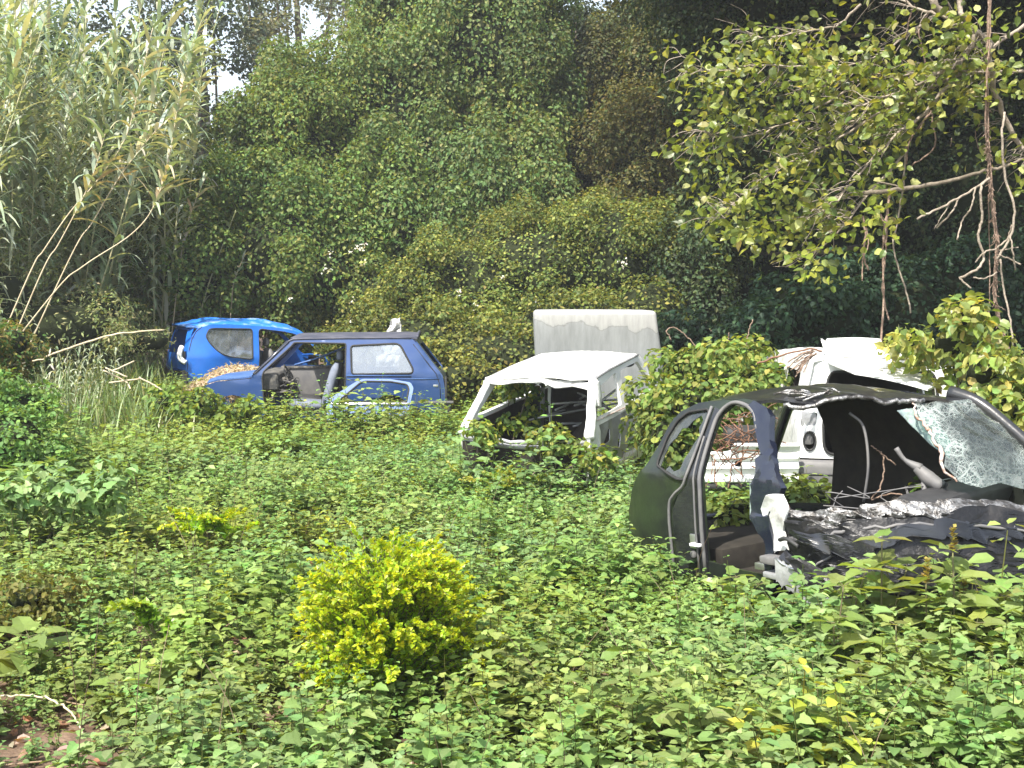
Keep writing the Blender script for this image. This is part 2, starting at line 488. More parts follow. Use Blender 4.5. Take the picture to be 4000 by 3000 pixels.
# ---- sheet metal
def pip(pts, poly):
    x, y = pts[:, 0], pts[:, 1]; ins = np.zeros(len(pts), bool); n = len(poly); j = n - 1
    for i in range(n):
        xi, yi = poly[i]; xj, yj = poly[j]
        c = ((yi > y) != (yj > y)) & (x < (xj - xi) * (y - yi) / ((yj - yi) if yj != yi else 1e-12) + xi)
        ins ^= c; j = i
    return ins


def dens(poly, res, closed=True):
    out = []; n = len(poly)
    for i in range(n if closed else n - 1):
        a = np.array(poly[i], float); b = np.array(poly[(i + 1) % n], float)
        k = max(1, int(np.ceil(np.linalg.norm(b - a) / res)))
        for t in range(k): out.append(a + (b - a) * t / k)
    if not closed: out.append(np.array(poly[-1], float))
    return np.array(out)


def rnd(poly, r=0.04, k=4):
    """round the corners of a polygon"""
    out = []; n = len(poly)
    for i in range(n):
        p = np.array(poly[i], float); a = np.array(poly[i - 1], float); b = np.array(poly[(i + 1) % n], float)
        da, db = np.linalg.norm(a - p), np.linalg.norm(b - p)
        ra, rb = min(r, da * .45), min(r, db * .45)
        A = p + (a - p) / max(da, 1e-9) * ra; B = p + (b - p) / max(db, 1e-9) * rb
        for t in np.linspace(0, 1, k): out.append((1 - t) ** 2 * A + 2 * t * (1 - t) * p + t * t * B)
    return [tuple(q) for q in out]


def thicken(bm, th):
    bm.normal_update()
    faces = bm.faces[:]; vs0 = bm.verts[:]
    bnd = [(e.verts[0], e.verts[1], e.link_faces[0]) for e in bm.edges if len(e.link_faces) == 1]
    low = {v: bm.verts.new(v.co - v.normal * th) for v in vs0}
    for f in faces: bm.faces.new([low[v] for v in reversed(f.verts)])
    for a, b, f in bnd:
        L = [l.vert for l in f.loops]; i = L.index(a)
        if L[(i + 1) % len(L)] is not b: a, b = b, a
        bm.faces.new((b, a, low[a], low[b]))


def sheet(name, outline, holes, fn, material, parent, thick=0.012, res=0.07, sharp=35, mats=None, matfn=None):
    loops = [dens(outline, res)] + [dens(h, res) for h in holes]
    pts = list(loops[0]); edges = []; base = 0
    for L in loops:
        n = len(L); edges += [(base + i, base + (i + 1) % n) for i in range(n)]; base += n
    pts = np.concatenate(loops)
    lo, hi = loops[0].min(0), loops[0].max(0)
    gx = np.arange(lo[0] + res / 2, hi[0], res); gy = np.arange(lo[1] + res / 2, hi[1], res)
    G = np.array([(x + ((j % 2) * res * .5), y) for j, y in enumerate(gy) for x in gx]) if len(gx) and len(gy) else np.zeros((0, 2))
    if len(G):
        ok = pip(G, loops[0])
        for h in loops[1:]: ok &= ~pip(G, h)
        D = np.min(np.linalg.norm(G[:, None] - pts[None], axis=2), axis=1) if len(G) * len(pts) < 4e6 else np.ones(len(G))
        G = G[ok & (D > res * .45)]
    allp = np.concatenate([pts, G]) if len(G) else pts
    v2, _, fc, *_ = delaunay_2d_cdt([Vector(p) for p in allp], edges, [], 0, 1e-5)
    v2 = np.array([tuple(p) for p in v2]); fc = [f for f in fc if len(f) == 3]
    cen = np.array([v2[list(f)].mean(0) for f in fc])
    ok = pip(cen, loops[0])
    for h in loops[1:]: ok &= ~pip(cen, h)
    bm = bmesh.new()
    vs = [bm.verts.new(fn(p[0], p[1])) for p in v2]
    for f, k in zip(fc, ok):
        if k:
            try: bm.faces.new([vs[i] for i in f])
            except ValueError: pass
    for v in list(bm.verts):
        if not v.link_faces: bm.verts.remove(v)
    bmesh.ops.recalc_face_normals(bm, faces=bm.faces[:])
    if thick: thicken(bm, thick)
    return bm_obj(name, bm, material, parent, sharp)


def bm_obj(name, bm, material, parent, sharp=35):
    me = bpy.data.meshes.new(name)
    for f in bm.faces: f.smooth = True
    bm.to_mesh(me); bm.free()
    me.set_sharp_from_angle(angle=rad(sharp))
    me.materials.append(material)
    o = bpy.data.objects.new(name, me); COL.objects.link(o)
    if parent is not None: o.parent = parent
    return o


def rbox(name, size, loc, material, parent, rot=(0, 0, 0), bev=0.02, seg=2, taper=None, noise=0.0):
    bm = bmesh.new(); bmesh.ops.create_cube(bm, size=1)
    for v in bm.verts:
        v.co = Vector((v.co.x * size[0], v.co.y * size[1], v.co.z * size[2]))
        if taper and v.co.z > 0: v.co.x *= taper[0]; v.co.y *= taper[1]
    bmesh.ops.bevel(bm, geom=bm.edges[:], offset=bev, segments=seg, affect='EDGES', profile=.6)
    if noise:
        bmesh.ops.subdivide_edges(bm, edges=bm.edges[:], cuts=2, use_grid_fill=True)
        co = np.array([v.co[:] for v in bm.verts]); d = nz(co * 5, 1.0, size[0]) * noise
        for v, k in zip(bm.verts, d): v.co += Vector((k, k * .7, k * .8))
    bm.transform(Matrix.Translation(loc) @ Euler(rot).to_matrix().to_4x4())
    return bm_obj(name, bm, material, parent)


def loft(name, secs, material, parent, n=18, p=3.0):
    """secs: (centre, axis u vector*halfwidth, axis v vector*halfdepth)"""
    bm = bmesh.new(); rings = []
    for c, u, v in secs:
        ring = []
        for k in range(n):
            a = 2 * math.pi * k / n; ca, sa = math.cos(a), math.sin(a)
            x = math.copysign(abs(ca) ** (2 / p), ca); y = math.copysign(abs(sa) ** (2 / p), sa)
            ring.append(bm.verts.new(Vector(c) + Vector(u) * x + Vector(v) * y))
        rings.append(ring)
    for a, b in zip(rings, rings[1:]):
        for k in range(n): bm.faces.new((a[k], a[(k + 1) % n], b[(k + 1) % n], b[k]))
    bm.faces.new(rings[0][::-1]); bm.faces.new(rings[-1])
    bmesh.ops.recalc_face_normals(bm, faces=bm.faces[:])
    return bm_obj(name, bm, material, parent, 50)


def tubes(name, paths, material, parent, sides=6):
    g = Geo()
    for pts, r in paths:
        closed = False
        if isinstance(r, tuple) and r[0] == 'closed': closed = True; r = r[1]
        g.tube(pts, r, sides=sides, closed=closed)
    return g.build(name, material, parent, local=True)


def ring_on(poly, fn, res=0.05):
    return [fn(p[0], p[1]) for p in dens(poly, res)]


def seat(parent, x, y, z, m, back=0.62, lean=0.25, face=1, head=True):
    """car seat as a seat part with headrest"""
    w = 0.24
    secs = []
    for t in np.linspace(0, 1, 9):
        k = 1 if .1 < t < .8 else .86
        if t in (0, 1): k = .6
        secs.append(((x - face * lean * t * .6, y, z + back * t), (0, w * k * (1 - .15 * t), 0), (.075 * (k if k > .7 else .5), 0, .01)))
    s = loft('seat', secs, m, parent)
    q = loft('seat_cushion', [((x + face * (.02 + .5 * t), y, z - .02 + .03 * t), (0, w * (1 if 0 < t < 1 else .8), 0), (0, 0, .07 * (1 if 0 < t < 1 else .5))) for t in (0, .1, .5, .9, 1)], m, parent)
    if head:
        loft('headrest', [((x - face * (lean * .6 + .03), y, z + back + dz), (0, .11 * k, 0), (.045 * k, 0, 0)) for dz, k in ((.03, .6), (.06, 1), (.14, 1), (.18, .6))], m, parent)
    return s


# ================================================================== THE SETTING
def gz(x, y):
    x = np.asarray(x, float); y = np.asarray(y, float)
    t = np.clip((y - 16.5) / 4.0, 0, 1); t = t * t * (3 - 2 * t)
    s = np.clip((-2.0 - x) / 3.0, 0, 1)
    return t * (0.12 + 0.12 * s) + 0.02 * np.sin(x * 1.3) * np.sin(y * .9)


gr = Geo()
xs = np.concatenate([[-600, -250, -100, -50], np.linspace(-25, 25, 101), [50, 100, 250, 600]])
ys = np.concatenate([[-300, -100, -30, -5], np.linspace(0, 45, 91), [80, 160, 400, 900]])
XX, YY = np.meshgrid(xs, ys, indexing='ij')
ZZ = gz(XX, YY)
vv = np.stack([XX, YY, ZZ], -1).reshape(-1, 3)
nx, ny = len(xs), len(ys)
ii = (np.arange(nx - 1)[:, None] * ny + np.arange(ny - 1)[None]).ravel()
ff = np.concatenate([np.stack([ii, ii + ny, ii + ny + 1], 1), np.stack([ii, ii + ny + 1, ii + 1], 1)])
gr.add(vv, ff, (.1, .1, .1), 0, True)
M['soil'] = solid('leaf_litter_soil', (0.085, 0.055, 0.038), 0.95, spec=0.15, scale=7, c2=(0.20, 0.14, 0.10), bump=1.0)
ground = gr.build('ground', M['soil'])
tag(ground, 'brown leaf litter soil under the weeds', None, kind='structure')

CARS = {
    'A': ((0, rad(3.4), rad(29)), (-5.94, 21.26, .17)),
    'B': ((0, 0, rad(182)), (-1.02, 18.38, .06)),
    'C': ((rad(.7), rad(5.6), rad(-112.5)), (.379, 12.84, -.117)),
    'D': ((rad(1.5), rad(-5), rad(-57)), (1.47, 9.63, -.1)),
}
# ================================================================== THE CARS
def crush(fn, amp, s, seed=0.0, mask=None, ridged=False):
    def g(u, v):
        p = Vector(fn(u, v)); q = np.array([p[:]])
        k = amp * (mask(u, v) if mask else 1.0)
        if ridged:
            r1, r2 = abs(nz(q, s, seed)[0]), abs(nz(q, s * 1.7, seed + 5)[0])
            return p + Vector((-.7, -.7, .8)) * k * (.5 - 2.2 * min(r1, r2 * 1.3))
        return p + Vector((nz(q, s, seed)[0] * k * .6, nz(q, s, seed + 3)[0] * k, nz(q, s, seed + 7)[0] * k))
    return g


def interp(xs_, ys_): return lambda x: float(np.interp(x, xs_, ys_))


def arch(cx, r, z0, n=9):
    return [(cx - r * math.cos(math.pi * k / (n - 1)), z0 + r * math.sin(math.pi * k / (n - 1))) for k in range(n)]


# ---------------------------------------------------------------- bright blue hatchback
def car_bright_blue():
    rot, loc = CARS['A']
    e = empty('hatchback', loc, 'bright blue hatchback wreck with rounded rear side window, behind the dark blue one', 'wrecked car', 'wrecked cars', rot)
    w = lambda z: .72 - .27 * max(0, z - .85)
    tp = lambda x: 1 - .16 * min(1, max(0, (.55 - x) / .55)) ** 2
    side = lambda s: (lambda x, z: Vector((x, s * w(z) * tp(x) - s * .03 * max(0, .6 - z), z)))
    out_ = [(2.75, .3), (2.75, .84), (2.6, .92), (2.25, 1.22), (2.16, 1.28), (1.98, 1.335), (1.67, 1.375), (1.33, 1.39), (.9, 1.39), (.5, 1.365), (.30, 1.30), (.20, 1.16), (.15, 1.0), (.115, .76), (.12, .45), (.2, .3), (.32, .28)] + arch(.62, .27, .28)[::1] + [(.95, .28)]
    win = rnd([(.44, 1.17), (.50, 1.30), (.60, 1.315), (1.23, 1.33), (1.25, 1.3), (1.24, .83), (1.2, .81), (.87, .84), (.72, .88), (.61, .95), (.50, 1.06)], .04)
    door = rnd([(1.36, .36), (1.36, 1.29), (1.40, 1.335), (1.67, 1.32), (1.97, 1.285), (2.14, 1.23), (2.55, .9), (2.55, .36)], .04)
    cs = lambda x, z: math.exp(-((x - .95) ** 2 + (z - .62) ** 2) / .06)
    nearf = lambda x, z: side(-1)(x, z) + Vector((0, .035 * cs(x, z) + .012 * nz([[x * 3, z * 3, 0]], 1)[0] * (z > 1.3), 0))
    sheet('side_panel', out_, [win, door], nearf, M['blue'], e, .02, .06)
    farwin = [(x, z) for x, z in win]
    sheet('side_panel', out_, [farwin, [(1.36, .9), (1.36, 1.29), (1.97, 1.285), (2.14, 1.23), (2.45, .93)]], side(1), M['blue'], e, .02, .08)
    ins = lambda x, z: side(-1)(x, z) + Vector((0, .014, 0))
    sheet('window', win, [], ins, M['glass'], e, .004, .1)
    tubes('window_seal', [(ring_on(win, side(-1)), ('closed', .011))], M['rubber'], e, 5)
    tubes('door_seal', [(ring_on(door[1:-1] if False else door, lambda x, z: side(-1)(x, z) + Vector((0, .01, 0))), ('closed', .012))], M['rubber'], e, 5)
    # roof with a caved-in front edge
    zr = interp([.05, .3, .5, .9, 1.33, 1.7, 1.98, 2.16, 2.3], [1.34, 1.31, 1.365, 1.39, 1.39, 1.372, 1.335, 1.28, 1.19])
    def roof(x, t):
        z = zr(max(x, .33)) if x > .33 else 1.33 - (.33 - x) * .05
        return Vector((x, t * w(z) * tp(x), z + .10 * (1 - t * t) * min(1, (x + .1) / .5) + .03 * (nz([[x * 4, t * 3, 1]], 1.2, 4)[0]) * (x > .2) * (1 if x < 1.3 else 1.8)))
    sheet('roof', [(.14, -.95), (.07, -.5), (.07, .5), (.14, .95), (.33, 1.0), (2.2, 1.0), (2.26, .5), (2.20, 0), (2.27, -.5), (2.2, -1.0), (.33, -1.0)], [], roof, M['blueroof'], e, .02, .07)
    # tail
    xr = interp([.28, .5, .8, 1.0, 1.2, 1.34], [.03, .0, .02, .05, .10, .16])
    tail = lambda t, z: Vector((xr(z) + .11 * abs(t) ** 3, t * w(z) * .90, z))
    hatch = rnd([(-.86, .86), (-.8, 1.27), (.8, 1.27), (.86, .86)], .08)
    sheet('tailgate', [(-1, .60), (-1, 1.33), (1, 1.33), (1, .60)], [hatch], tail, M['blue'], e, .02, .07)
    bump = lambda t, z: Vector((-.05 + .16 * abs(t) ** 3, t * .74, z))
    sheet('rear_bumper', [(-1, .28), (-1, .585), (1, .585), (1, .28)], [], crush(bump, .04, 3), M['black'], e, .02, .08)
    g = [Vector((.05, -.60, .98)), Vector((.0, -.66, .88)), Vector((.02, -.66, .78)), Vector((.1, -.7, .72))]
    tubes('lamp_housing', [(smooth_path(g, 5), .045)], M['white'], e, 8)
    rbox('tail_lamp', (.06, .10, .22), (.07, -.61, .80), M['black'], e)
    sheet('bonnet', [(2.62, -1), (3.3, -.9), (3.35, 0), (3.3, .9), (2.62, 1)], [], lambda x, t: Vector((x, t * .68, .88 - .17 * (x - 2.6) + .04 * (1 - t * t))), M['blue'], e, .02, .1)
    seat(e, 1.75, -.34, .42, M['greyplastic'], .58, .22)
    seat(e, 1.75, .34, .42, M['seat'], .55, .22)
    seat(e, .75, .3, .42, M['seat'], .5, .2)
    seat(e, .75, -.3, .42, M['seat'], .5, .2)
    rbox('floor', (2.3, 1.3, .06), (1.5, 0, .30), M['liner'], e)
    tubes('seam', [([side(-1)(x, z) + Vector((0, -.003, 0)) for x, z in [(.125, .45), (.14, .7), (.165, .95), (.21, 1.12), (.28, 1.25), (.38, 1.33)]], .006)], M['rubber'], e, 4)
    return e


# ---------------------------------------------------------------- dark blue hatchback
def car_dark_blue():
    rot, loc = CARS['B']
    e = empty('hatchback', loc, 'dark blue hatchback wreck with its driver door missing and grey seat showing', 'wrecked car', 'wrecked cars', rot)
    w = lambda z: .79 - .30 * max(0, z - .85) - .10 * max(0, .5 - z)
    tp = lambda x: 1 - .07 * min(1, max(0, (.5 - x) / .5)) ** 2 - .08 * min(1, max(0, (x - 2.9) / .6)) ** 2
    side = lambda s: (lambda x, z: Vector((x, s * w(z) * tp(x), z)))
    out_ = [(-.02, .30), (-.02, .47), (-.01, .66), (.02, .84), (.18, 1.04), (.37, 1.29), (.42, 1.345), (.50, 1.375), (1.35, 1.372), (2.12, 1.362), (2.18, 1.33), (2.64, .885), (2.72, .80), (3.2, .76), (3.38, .70), (3.45, .5), (3.45, .28), (3.28, .28)] + arch(2.98, .29, .28)[::-1] + [(2.6, .22), (1.1, .22)] + arch(.75, .29, .28)[::-1] + [(.3, .3)]
    win = rnd([(1.31, 1.26), (.66, 1.29), (.60, 1.26), (.42, .93), (.43, .87), (1.29, .86)], .045)
    door = rnd([(1.38, .30), (1.38, 1.29), (2.12, 1.305), (2.15, 1.26), (2.54, .90), (2.56, .82), (2.53, .30)], .03)
    dent = lambda x, z: .02 * math.exp(-((x - .2) ** 2 + (z - .97) ** 2) / .012) + .015 * math.exp(-((x - .5) ** 2 + (z - .55) ** 2) / .03)
    nf = lambda x, z: side(1)(x, z) + Vector((0, -dent(x, z) - .012 * math.exp(-((z - .79) / .012) ** 2), 0))
    sheet('side_panel', out_, [win, door], nf, M['navy'], e, .02, .055)
    fw = rnd([(1.40, .88), (1.40, 1.28), (2.10, 1.30), (2.5, .90)], .03)
    sheet('side_panel', out_, [win, fw], side(-1), M['navy'], e, .02, .08)
    sheet('window', win, [], lambda x, z: side(1)(x, z) + Vector((0, -.016, 0)), M['glass'], e, .004, .1)
    tubes('window_seal', [(ring_on(win, side(1)), ('closed', .014))], M['rubber'], e, 5)
    tubes('door_seal', [(ring_on(door, lambda x, z: side(1)(x, z) + Vector((0, -.01, 0))), ('closed', .014))], M['rubber'], e, 5)
    tubes('beltline_moulding', [([side(1)(x, z) + Vector((0, .004, 0)) for x, z in [(1.36, .842), (1.0, .84), (.45, .838)]], .009), ([side(1)(x, .79) + Vector((0, 0.002, 0)) for x in (1.36, .8, .3, .05)], .006)], M['doorblue'], e, 5)
    zr = interp([.3, .5, 1.35, 2.12, 2.25], [1.36, 1.376, 1.373, 1.363, 1.30])
    roof = lambda x, t: Vector((x, t * w(zr(x)) * .995, zr(x) + .006 + .045 * (1 - t * t) + .006 * nz([[x * 4, t * 3, 1]], 1.2, 4)[0]))
    sheet('roof', [(.36, -1.0), (.33, 0), (.36, 1.0), (2.14, 1.0), (2.22, .5), (2.24, 0), (2.22, -.5), (2.14, -1.0)], [], roof, M['navyroof'], e, .025, .08)
    tubes('roof_gutter', [([side(1)(x, zr(x) - .005) + Vector((0, .008, 0)) for x in np.linspace(.45, 2.13, 12)] + [side(1)(x, z) + Vector((0, .008, 0)) for x, z in [(2.19, 1.33), (2.4, 1.12), (2.66, .87)]], .012),
                          ([roof(.38, t) + Vector((-.02, 0, .012)) for t in np.linspace(-1, 1, 9)], .02)], M['navyroof'], e, 6)
    xr = interp([.3, .47, .66, .84, 1.04, 1.29, 1.36], [-.04, -.04, -.03, 0, .16, .35, .40])
    tail = lambda t, z: Vector((xr(z) - .03 * (1 - t * t), t * w(z) * .93, z))
    sheet('tailgate', [(-1, .47), (-1, 1.35), (1, 1.35), (1, .47)], [rnd([(-.82, .9), (-.78, 1.28), (.78, 1.28), (.82, .9)], .06)], tail, M['navy'], e, .02, .08)
    rbox('rear_bumper', (.14, 1.50, .20), (-.05, 0, .36), M['black'], e, bev=.04)
    rbox('tail_lamp', (.03, .16, .30), (-.045, .66, .66), M['black'], e, bev=.01)
    rbox('bumper_strip', (.75, .02, .035), (.22, .765, .455), M['greyplastic'], e, bev=.006)
    rbox('badge', (.07, .006, .03), (.10, .757, .69), M['chrome'], e, bev=.002)
    zh = interp([2.66, 2.75, 3.2, 3.42], [.86, .815, .77, .70])
    bon = lambda x, t: Vector((x, t * .73 * (1 - .08 * max(0, x - 2.9)), zh(x) + .035 * (1 - t * t) + .012))
    sheet('bonnet', [(2.72, -1), (3.36, -.97), (3.42, 0), (3.36, .97), (2.72, 1)], [], crush(bon, .015, 2), M['doorblue'], e, .02, .08)
    tubes('windscreen_frame', [([Vector((2.2, .64, 1.32)), Vector((2.42, .70, 1.10)), Vector((2.66, .76, .87))], .03), ([Vector((2.2, -.64, 1.32)), Vector((2.66, -.76, .87))], .03), ([Vector((2.68, y, .87)) for y in (-.74, 0, .74)], .02)], M['navydark'], e, 7)
    tubes('tailgate_seam', [([side(1)(x, z) + Vector((0, .001, 0)) for x, z in [(.03, .5), (.04, .70), (.09, .86), (.24, 1.05), (.42, 1.28)]], .005)], M['rubber'], e, 4)
    # cabin
    rbox('door_lining', (1.10, .04, .50), (1.95, -.70, .60), M['greyplastic'], e, bev=.015)
    rbox('door_top_trim', (1.12, .07, .035), (1.95, -.69, .865), M['dash'], e, bev=.01)
    seat(e, 1.70, .36, .40, M['seat'], .60, .28)
    seat(e, 1.72, -.36, .40, M['black'], .56, .25)
    loft('rear_seat', [((.70 - .12 * t, 0, .42 + .5 * t), (0, .62, 0), (.08, 0, 0)) for t in (0, .1, .5, .9, 1)], M['liner'], e)
    rbox('floor', (2.4, 1.4, .05), (1.5, 0, .24), M['liner'], e)
    rbox('dashboard', (.30, 1.36, .24), (2.50, 0, .74), M['dash'], e, bev=.06, seg=3, noise=.02)
    cx, cy, cz = 2.24, .36, .78
    ringp = []
    for a in np.linspace(0, 2 * math.pi, 22, endpoint=False):
        ringp.append(Vector((cx + .07 * math.sin(a), cy + .19 * math.cos(a), cz + .175 * math.sin(a))))
    sp = [([Vector((cx + .03, cy, cz)), Vector((cx + .07 * math.sin(a), cy + .18 * math.cos(a), cz + .17 * math.sin(a)))], .016) for a in (rad(20), rad(160), rad(270))]
    tubes('steering_wheel', [(ringp, ('closed', .015))] + sp + [([Vector((cx + .02, cy, cz)), Vector((cx + .28, cy, cz - .1))], .03)], M['dash'], e, 7)
    wires = []
    for k in range(16):
        p = [Vector((rng.uniform(2.1, 2.55), rng.uniform(.1, .7), rng.uniform(.45, .8))) for _ in range(4)]
        wires.append((smooth_path(p, 5), rng.uniform(.006, .014)))
    tubes('loose_wiring', wires, M['dash'], e, 5)
    tubes('seat_belt', [(smooth_path([(1.40, -.62, 1.25), (1.5, -.5, 1.0), (1.6, -.3, .8), (1.65, -.2, .55)], 5), .018), (smooth_path([(1.42, -.6, 1.22), (1.9, -.64, 1.02), (2.3, -.66, .9)], 5), .016)], M['doorblue'], e, 4)
    return e


# ---------------------------------------------------------------- white cab
def car_white():
    rot, loc = CARS['C']
    e = empty('car_wreck', loc, 'white hollow car shell with no windscreen, vines growing through the cabin, nose towards the viewer', 'wrecked car', 'wrecked cars', rot)
    w = lambda z: .695 - .26 * max(0, z - .88)
    side = lambda s: (lambda x, z: Vector((x, s * w(z), z)))
    out_ = [(.08, 1.37), (-.5, 1.388), (-1.50, 1.385), (-1.60, 1.345), (-1.86, 1.05), (-1.98, .93), (-2.02, .30), (.42, .30), (.58, .80), (.56, .90), (.30, 1.14)]
    w1 = rnd([(-.06, 1.265), (-.66, 1.315), (-.58, .985), (.30, 1.0), (.26, 1.04)], .04)
    w2 = rnd([(-.80, 1.315), (-1.44, 1.315), (-1.80, .97), (-.70, .965)], .04)
    oval = [(-.40 + .035 * math.cos(a) - .03 * math.sin(a), .64 + .085 * math.sin(a)) for a in np.linspace(0, 2 * math.pi, 12, endpoint=False)]
    low = [(.24, .34), (.24, .93), (-.88, .90), (-.92, .34)]
    f = lambda x, z: side(1)(x, z) + Vector((0, .01 * nz([[x * 5, z * 5, 0]], 1)[0], 0))
    sheet('side_frame', out_, [w1, w2, low], f, M['white'], e, .035, .06)
    sheet('side_frame', out_, [w1, w2], side(-1), M['white'], e, .035, .08)
    def inner(x, z):
        d = .02 * math.sin(x * 14 + z * 2.5) + .012 * nz([[x * 9, z * 6, 2]], 1)[0]
        return Vector((x, w(z) - .03 + d, z))
    sheet('door_inner_panel', [(.27, .31), (.27, .955), (-.91, .925), (-.95, .31)], [oval, rnd([(.1, .70), (-.02, .84), (-.16, .82), (-.12, .70)], .03)], inner, M['innermetal'], e, .01, .05)
    rbox('sill_fold', (1.1, .10, .07), (-.35, .67, .40), M['whitedirty'], e, noise=.03)
    zr = interp([-1.62, -1.5, -.5, .06, .12], [1.345, 1.387, 1.39, 1.372, 1.345])
    def roof(x, t):
        k = math.exp(-((x + .3) ** 2 / .1 + (t + .1) ** 2 / .3))
        return Vector((x, t * w(zr(x)), zr(x) + .035 * (1 - t * t) - .012 * k + .006 * nz([[x * 4, t * 2, 1]], 1)[0] + (-.02 * (1 - t * t) if x > 0 else 0)))
    holes = [[(a + .012 * math.cos(q), b + .02 * math.sin(q)) for q in np.linspace(0, 2 * math.pi, 7, endpoint=False)] for a, b in ((-.62, -.25), (-.47, -.35), (-.48, -.05), (-.36, -.42))]
    sheet('roof', [(-1.6, -1), (-1.63, 0), (-1.6, 1), (.06, 1), (.09, .6), (.02, 0), (.09, -.6), (.06, -1)], holes, roof, M['white'], e, .02, .08)
    tubes('roof_gutter', [([side(s)(x, zr(x)) + Vector((0, s * .016, -.012)) for x in np.linspace(-1.5, .03, 10)], .012) for s in (1, -1)], M['innermetal'], e, 5)
    hd = lambda t, v: Vector((.06 + .04 * v - .05 * (1 - t * t) * (1 - v), t * .57, 1.355 - .07 * v - .03 * t))
    sheet('windscreen_header', [(-1, 0), (1, 0), (1, 1), (.6, .7), (.3, 1.0), (0, .55), (-.35, .8), (-.7, 1.1), (-1, 1)], [], crush(hd, .035, 3, 2), M['whitedirty'], e, .015, .05)
    for s in (1, -1):
        p = smooth_path([(.06, s * .575, 1.345), (.14, s * .59, 1.26), (.34, s * .635, 1.08), (.56, s * .685, .86)], 5, .004)
        tubes('windscreen_pillar', [(p, [.055, .05, .052, .06] if s > 0 else [.045, .04, .042, .05])], M['white'], e, 7)
    loft('pillar_bracket', [((.10, .60, 1.33), (.06, 0, 0), (0, .05, .02)), ((.13, .62, 1.22), (.08, 0, .02), (0, .05, 0)), ((.16, .64, 1.10), (.04, 0, .02), (0, .04, 0))], M['whitedirty'], e, 10, 4)
    tubes('cowl_bar', [(smooth_path([(.60, -.67, .85), (.66, -.3, .83), (.66, .2, .82), (.62, .66, .84)], 5, .006), .022), (smooth_path([(.55, -.66, .78), (.60, 0, .76), (.55, .66, .78)], 5), .03)], M['innermetal'], e, 6)
    sheet('bulkhead', [(-.98, .25), (.98, .25), (1, .79), (-1, .79)], [], crush(lambda t, z: Vector((.60, t * .66, z)), .02, 4), M['liner'], e, .02, .1)
    fd = lambda x, z: Vector((x, .70 + .05 * math.sin(9 * x) , z))
    sheet('wing_remnant', [(.28, .28), (.25, .62), (.34, .85), (.50, .88), (.62, .74), (.66, .45), (.60, .30)], [], crush(fd, .10, 4.5, 5), M['whitedirty'], e, .01, .05)
    tubes('panel_seam', [([side(1)(x, z) + Vector((0, .004, 0)) for x, z in [(-.93, .93), (-.96, .6), (-.95, .33)]], .006), ([side(1)(x, z) + Vector((0, .004, 0)) for x, z in [(-1.75, .92), (-1.3, .92), (-.93, .925), (-.3, .96), (.3, .985)]], .005)], M['rust'], e, 4)
    # cabin
    loft('rear_seat', [((-1.0 - .12 * t, -.06, .40 + .76 * t), (0, .27 * k, 0), (.07 * k, 0, 0)) for t, k in ((0, .8), (.08, 1), (.6, 1), (.9, .97), (1, .7))], M['liner'], e, 20, 4)
    tubes('door_post', [([Vector((-.85, -.38, .55)), Vector((-.92, -.37, .95)), Vector((-.95, -.36, 1.32))], .028)], M['innermetal'], e, 4)
    rbox('latch', (.05, .12, .06), (-.90, -.45, 1.08), M['twigred'], e, bev=.01)
    seat(e, -.45, .34, .36, M['liner'], .42, .2, head=False)
    sheet('side_lining', [(-1.8, .3), (-1.75, .93), (.38, .95), (.36, .3)], [], crush(side(-1), .02, 3) if False else (lambda x, z: side(-1)(x, z) + Vector((0, .05, 0))), M['liner'], e, .01, .15)
    sheet('side_lining', [(-1.8, .3), (-1.75, .93), (-1.0, .93), (-1.0, .3)], [], (lambda x, z: side(1)(x, z) + Vector((0, -.06, 0))), M['liner'], e, .01, .15)
    rbox('dashboard', (.28, 1.26, .16), (.40, 0, .62), M['black'], e, bev=.05, noise=.03)
    rbox('floor', (2.3, 1.3, .05), (-.7, 0, .26), M['liner'], e)
    rbox('sun_visor', (.16, .22, .06), (-1.35, .45, 1.30), M['black'], e)
    tail = lambda t, z: Vector((-1.62 - (1.34 - z) * .85 if z > .93 else -1.97, t * w(z) * .97, z))
    sheet('tail_frame', [(-1, .3), (-1, 1.35), (1, 1.35), (1, .3)], [rnd([(-.86, .40), (-.86, 1.28), (.86, 1.28), (.86, .40)], .07)], tail, M['white'], e, .02, .08)
    rails = []
    for k in range(7):
        p = [Vector((rng.uniform(-1.6, -.4), rng.uniform(-.4, .5), rng.uniform(.6, 1.05))) for _ in range(3)]
        rails.append((smooth_path(p, 5), .012))
    tubes('loose_trim', rails + [([Vector((-.1, .5, 1.04)), Vector((-1.7, .35, 1.02))], .015)], M['innermetal'], e, 5)
    return e


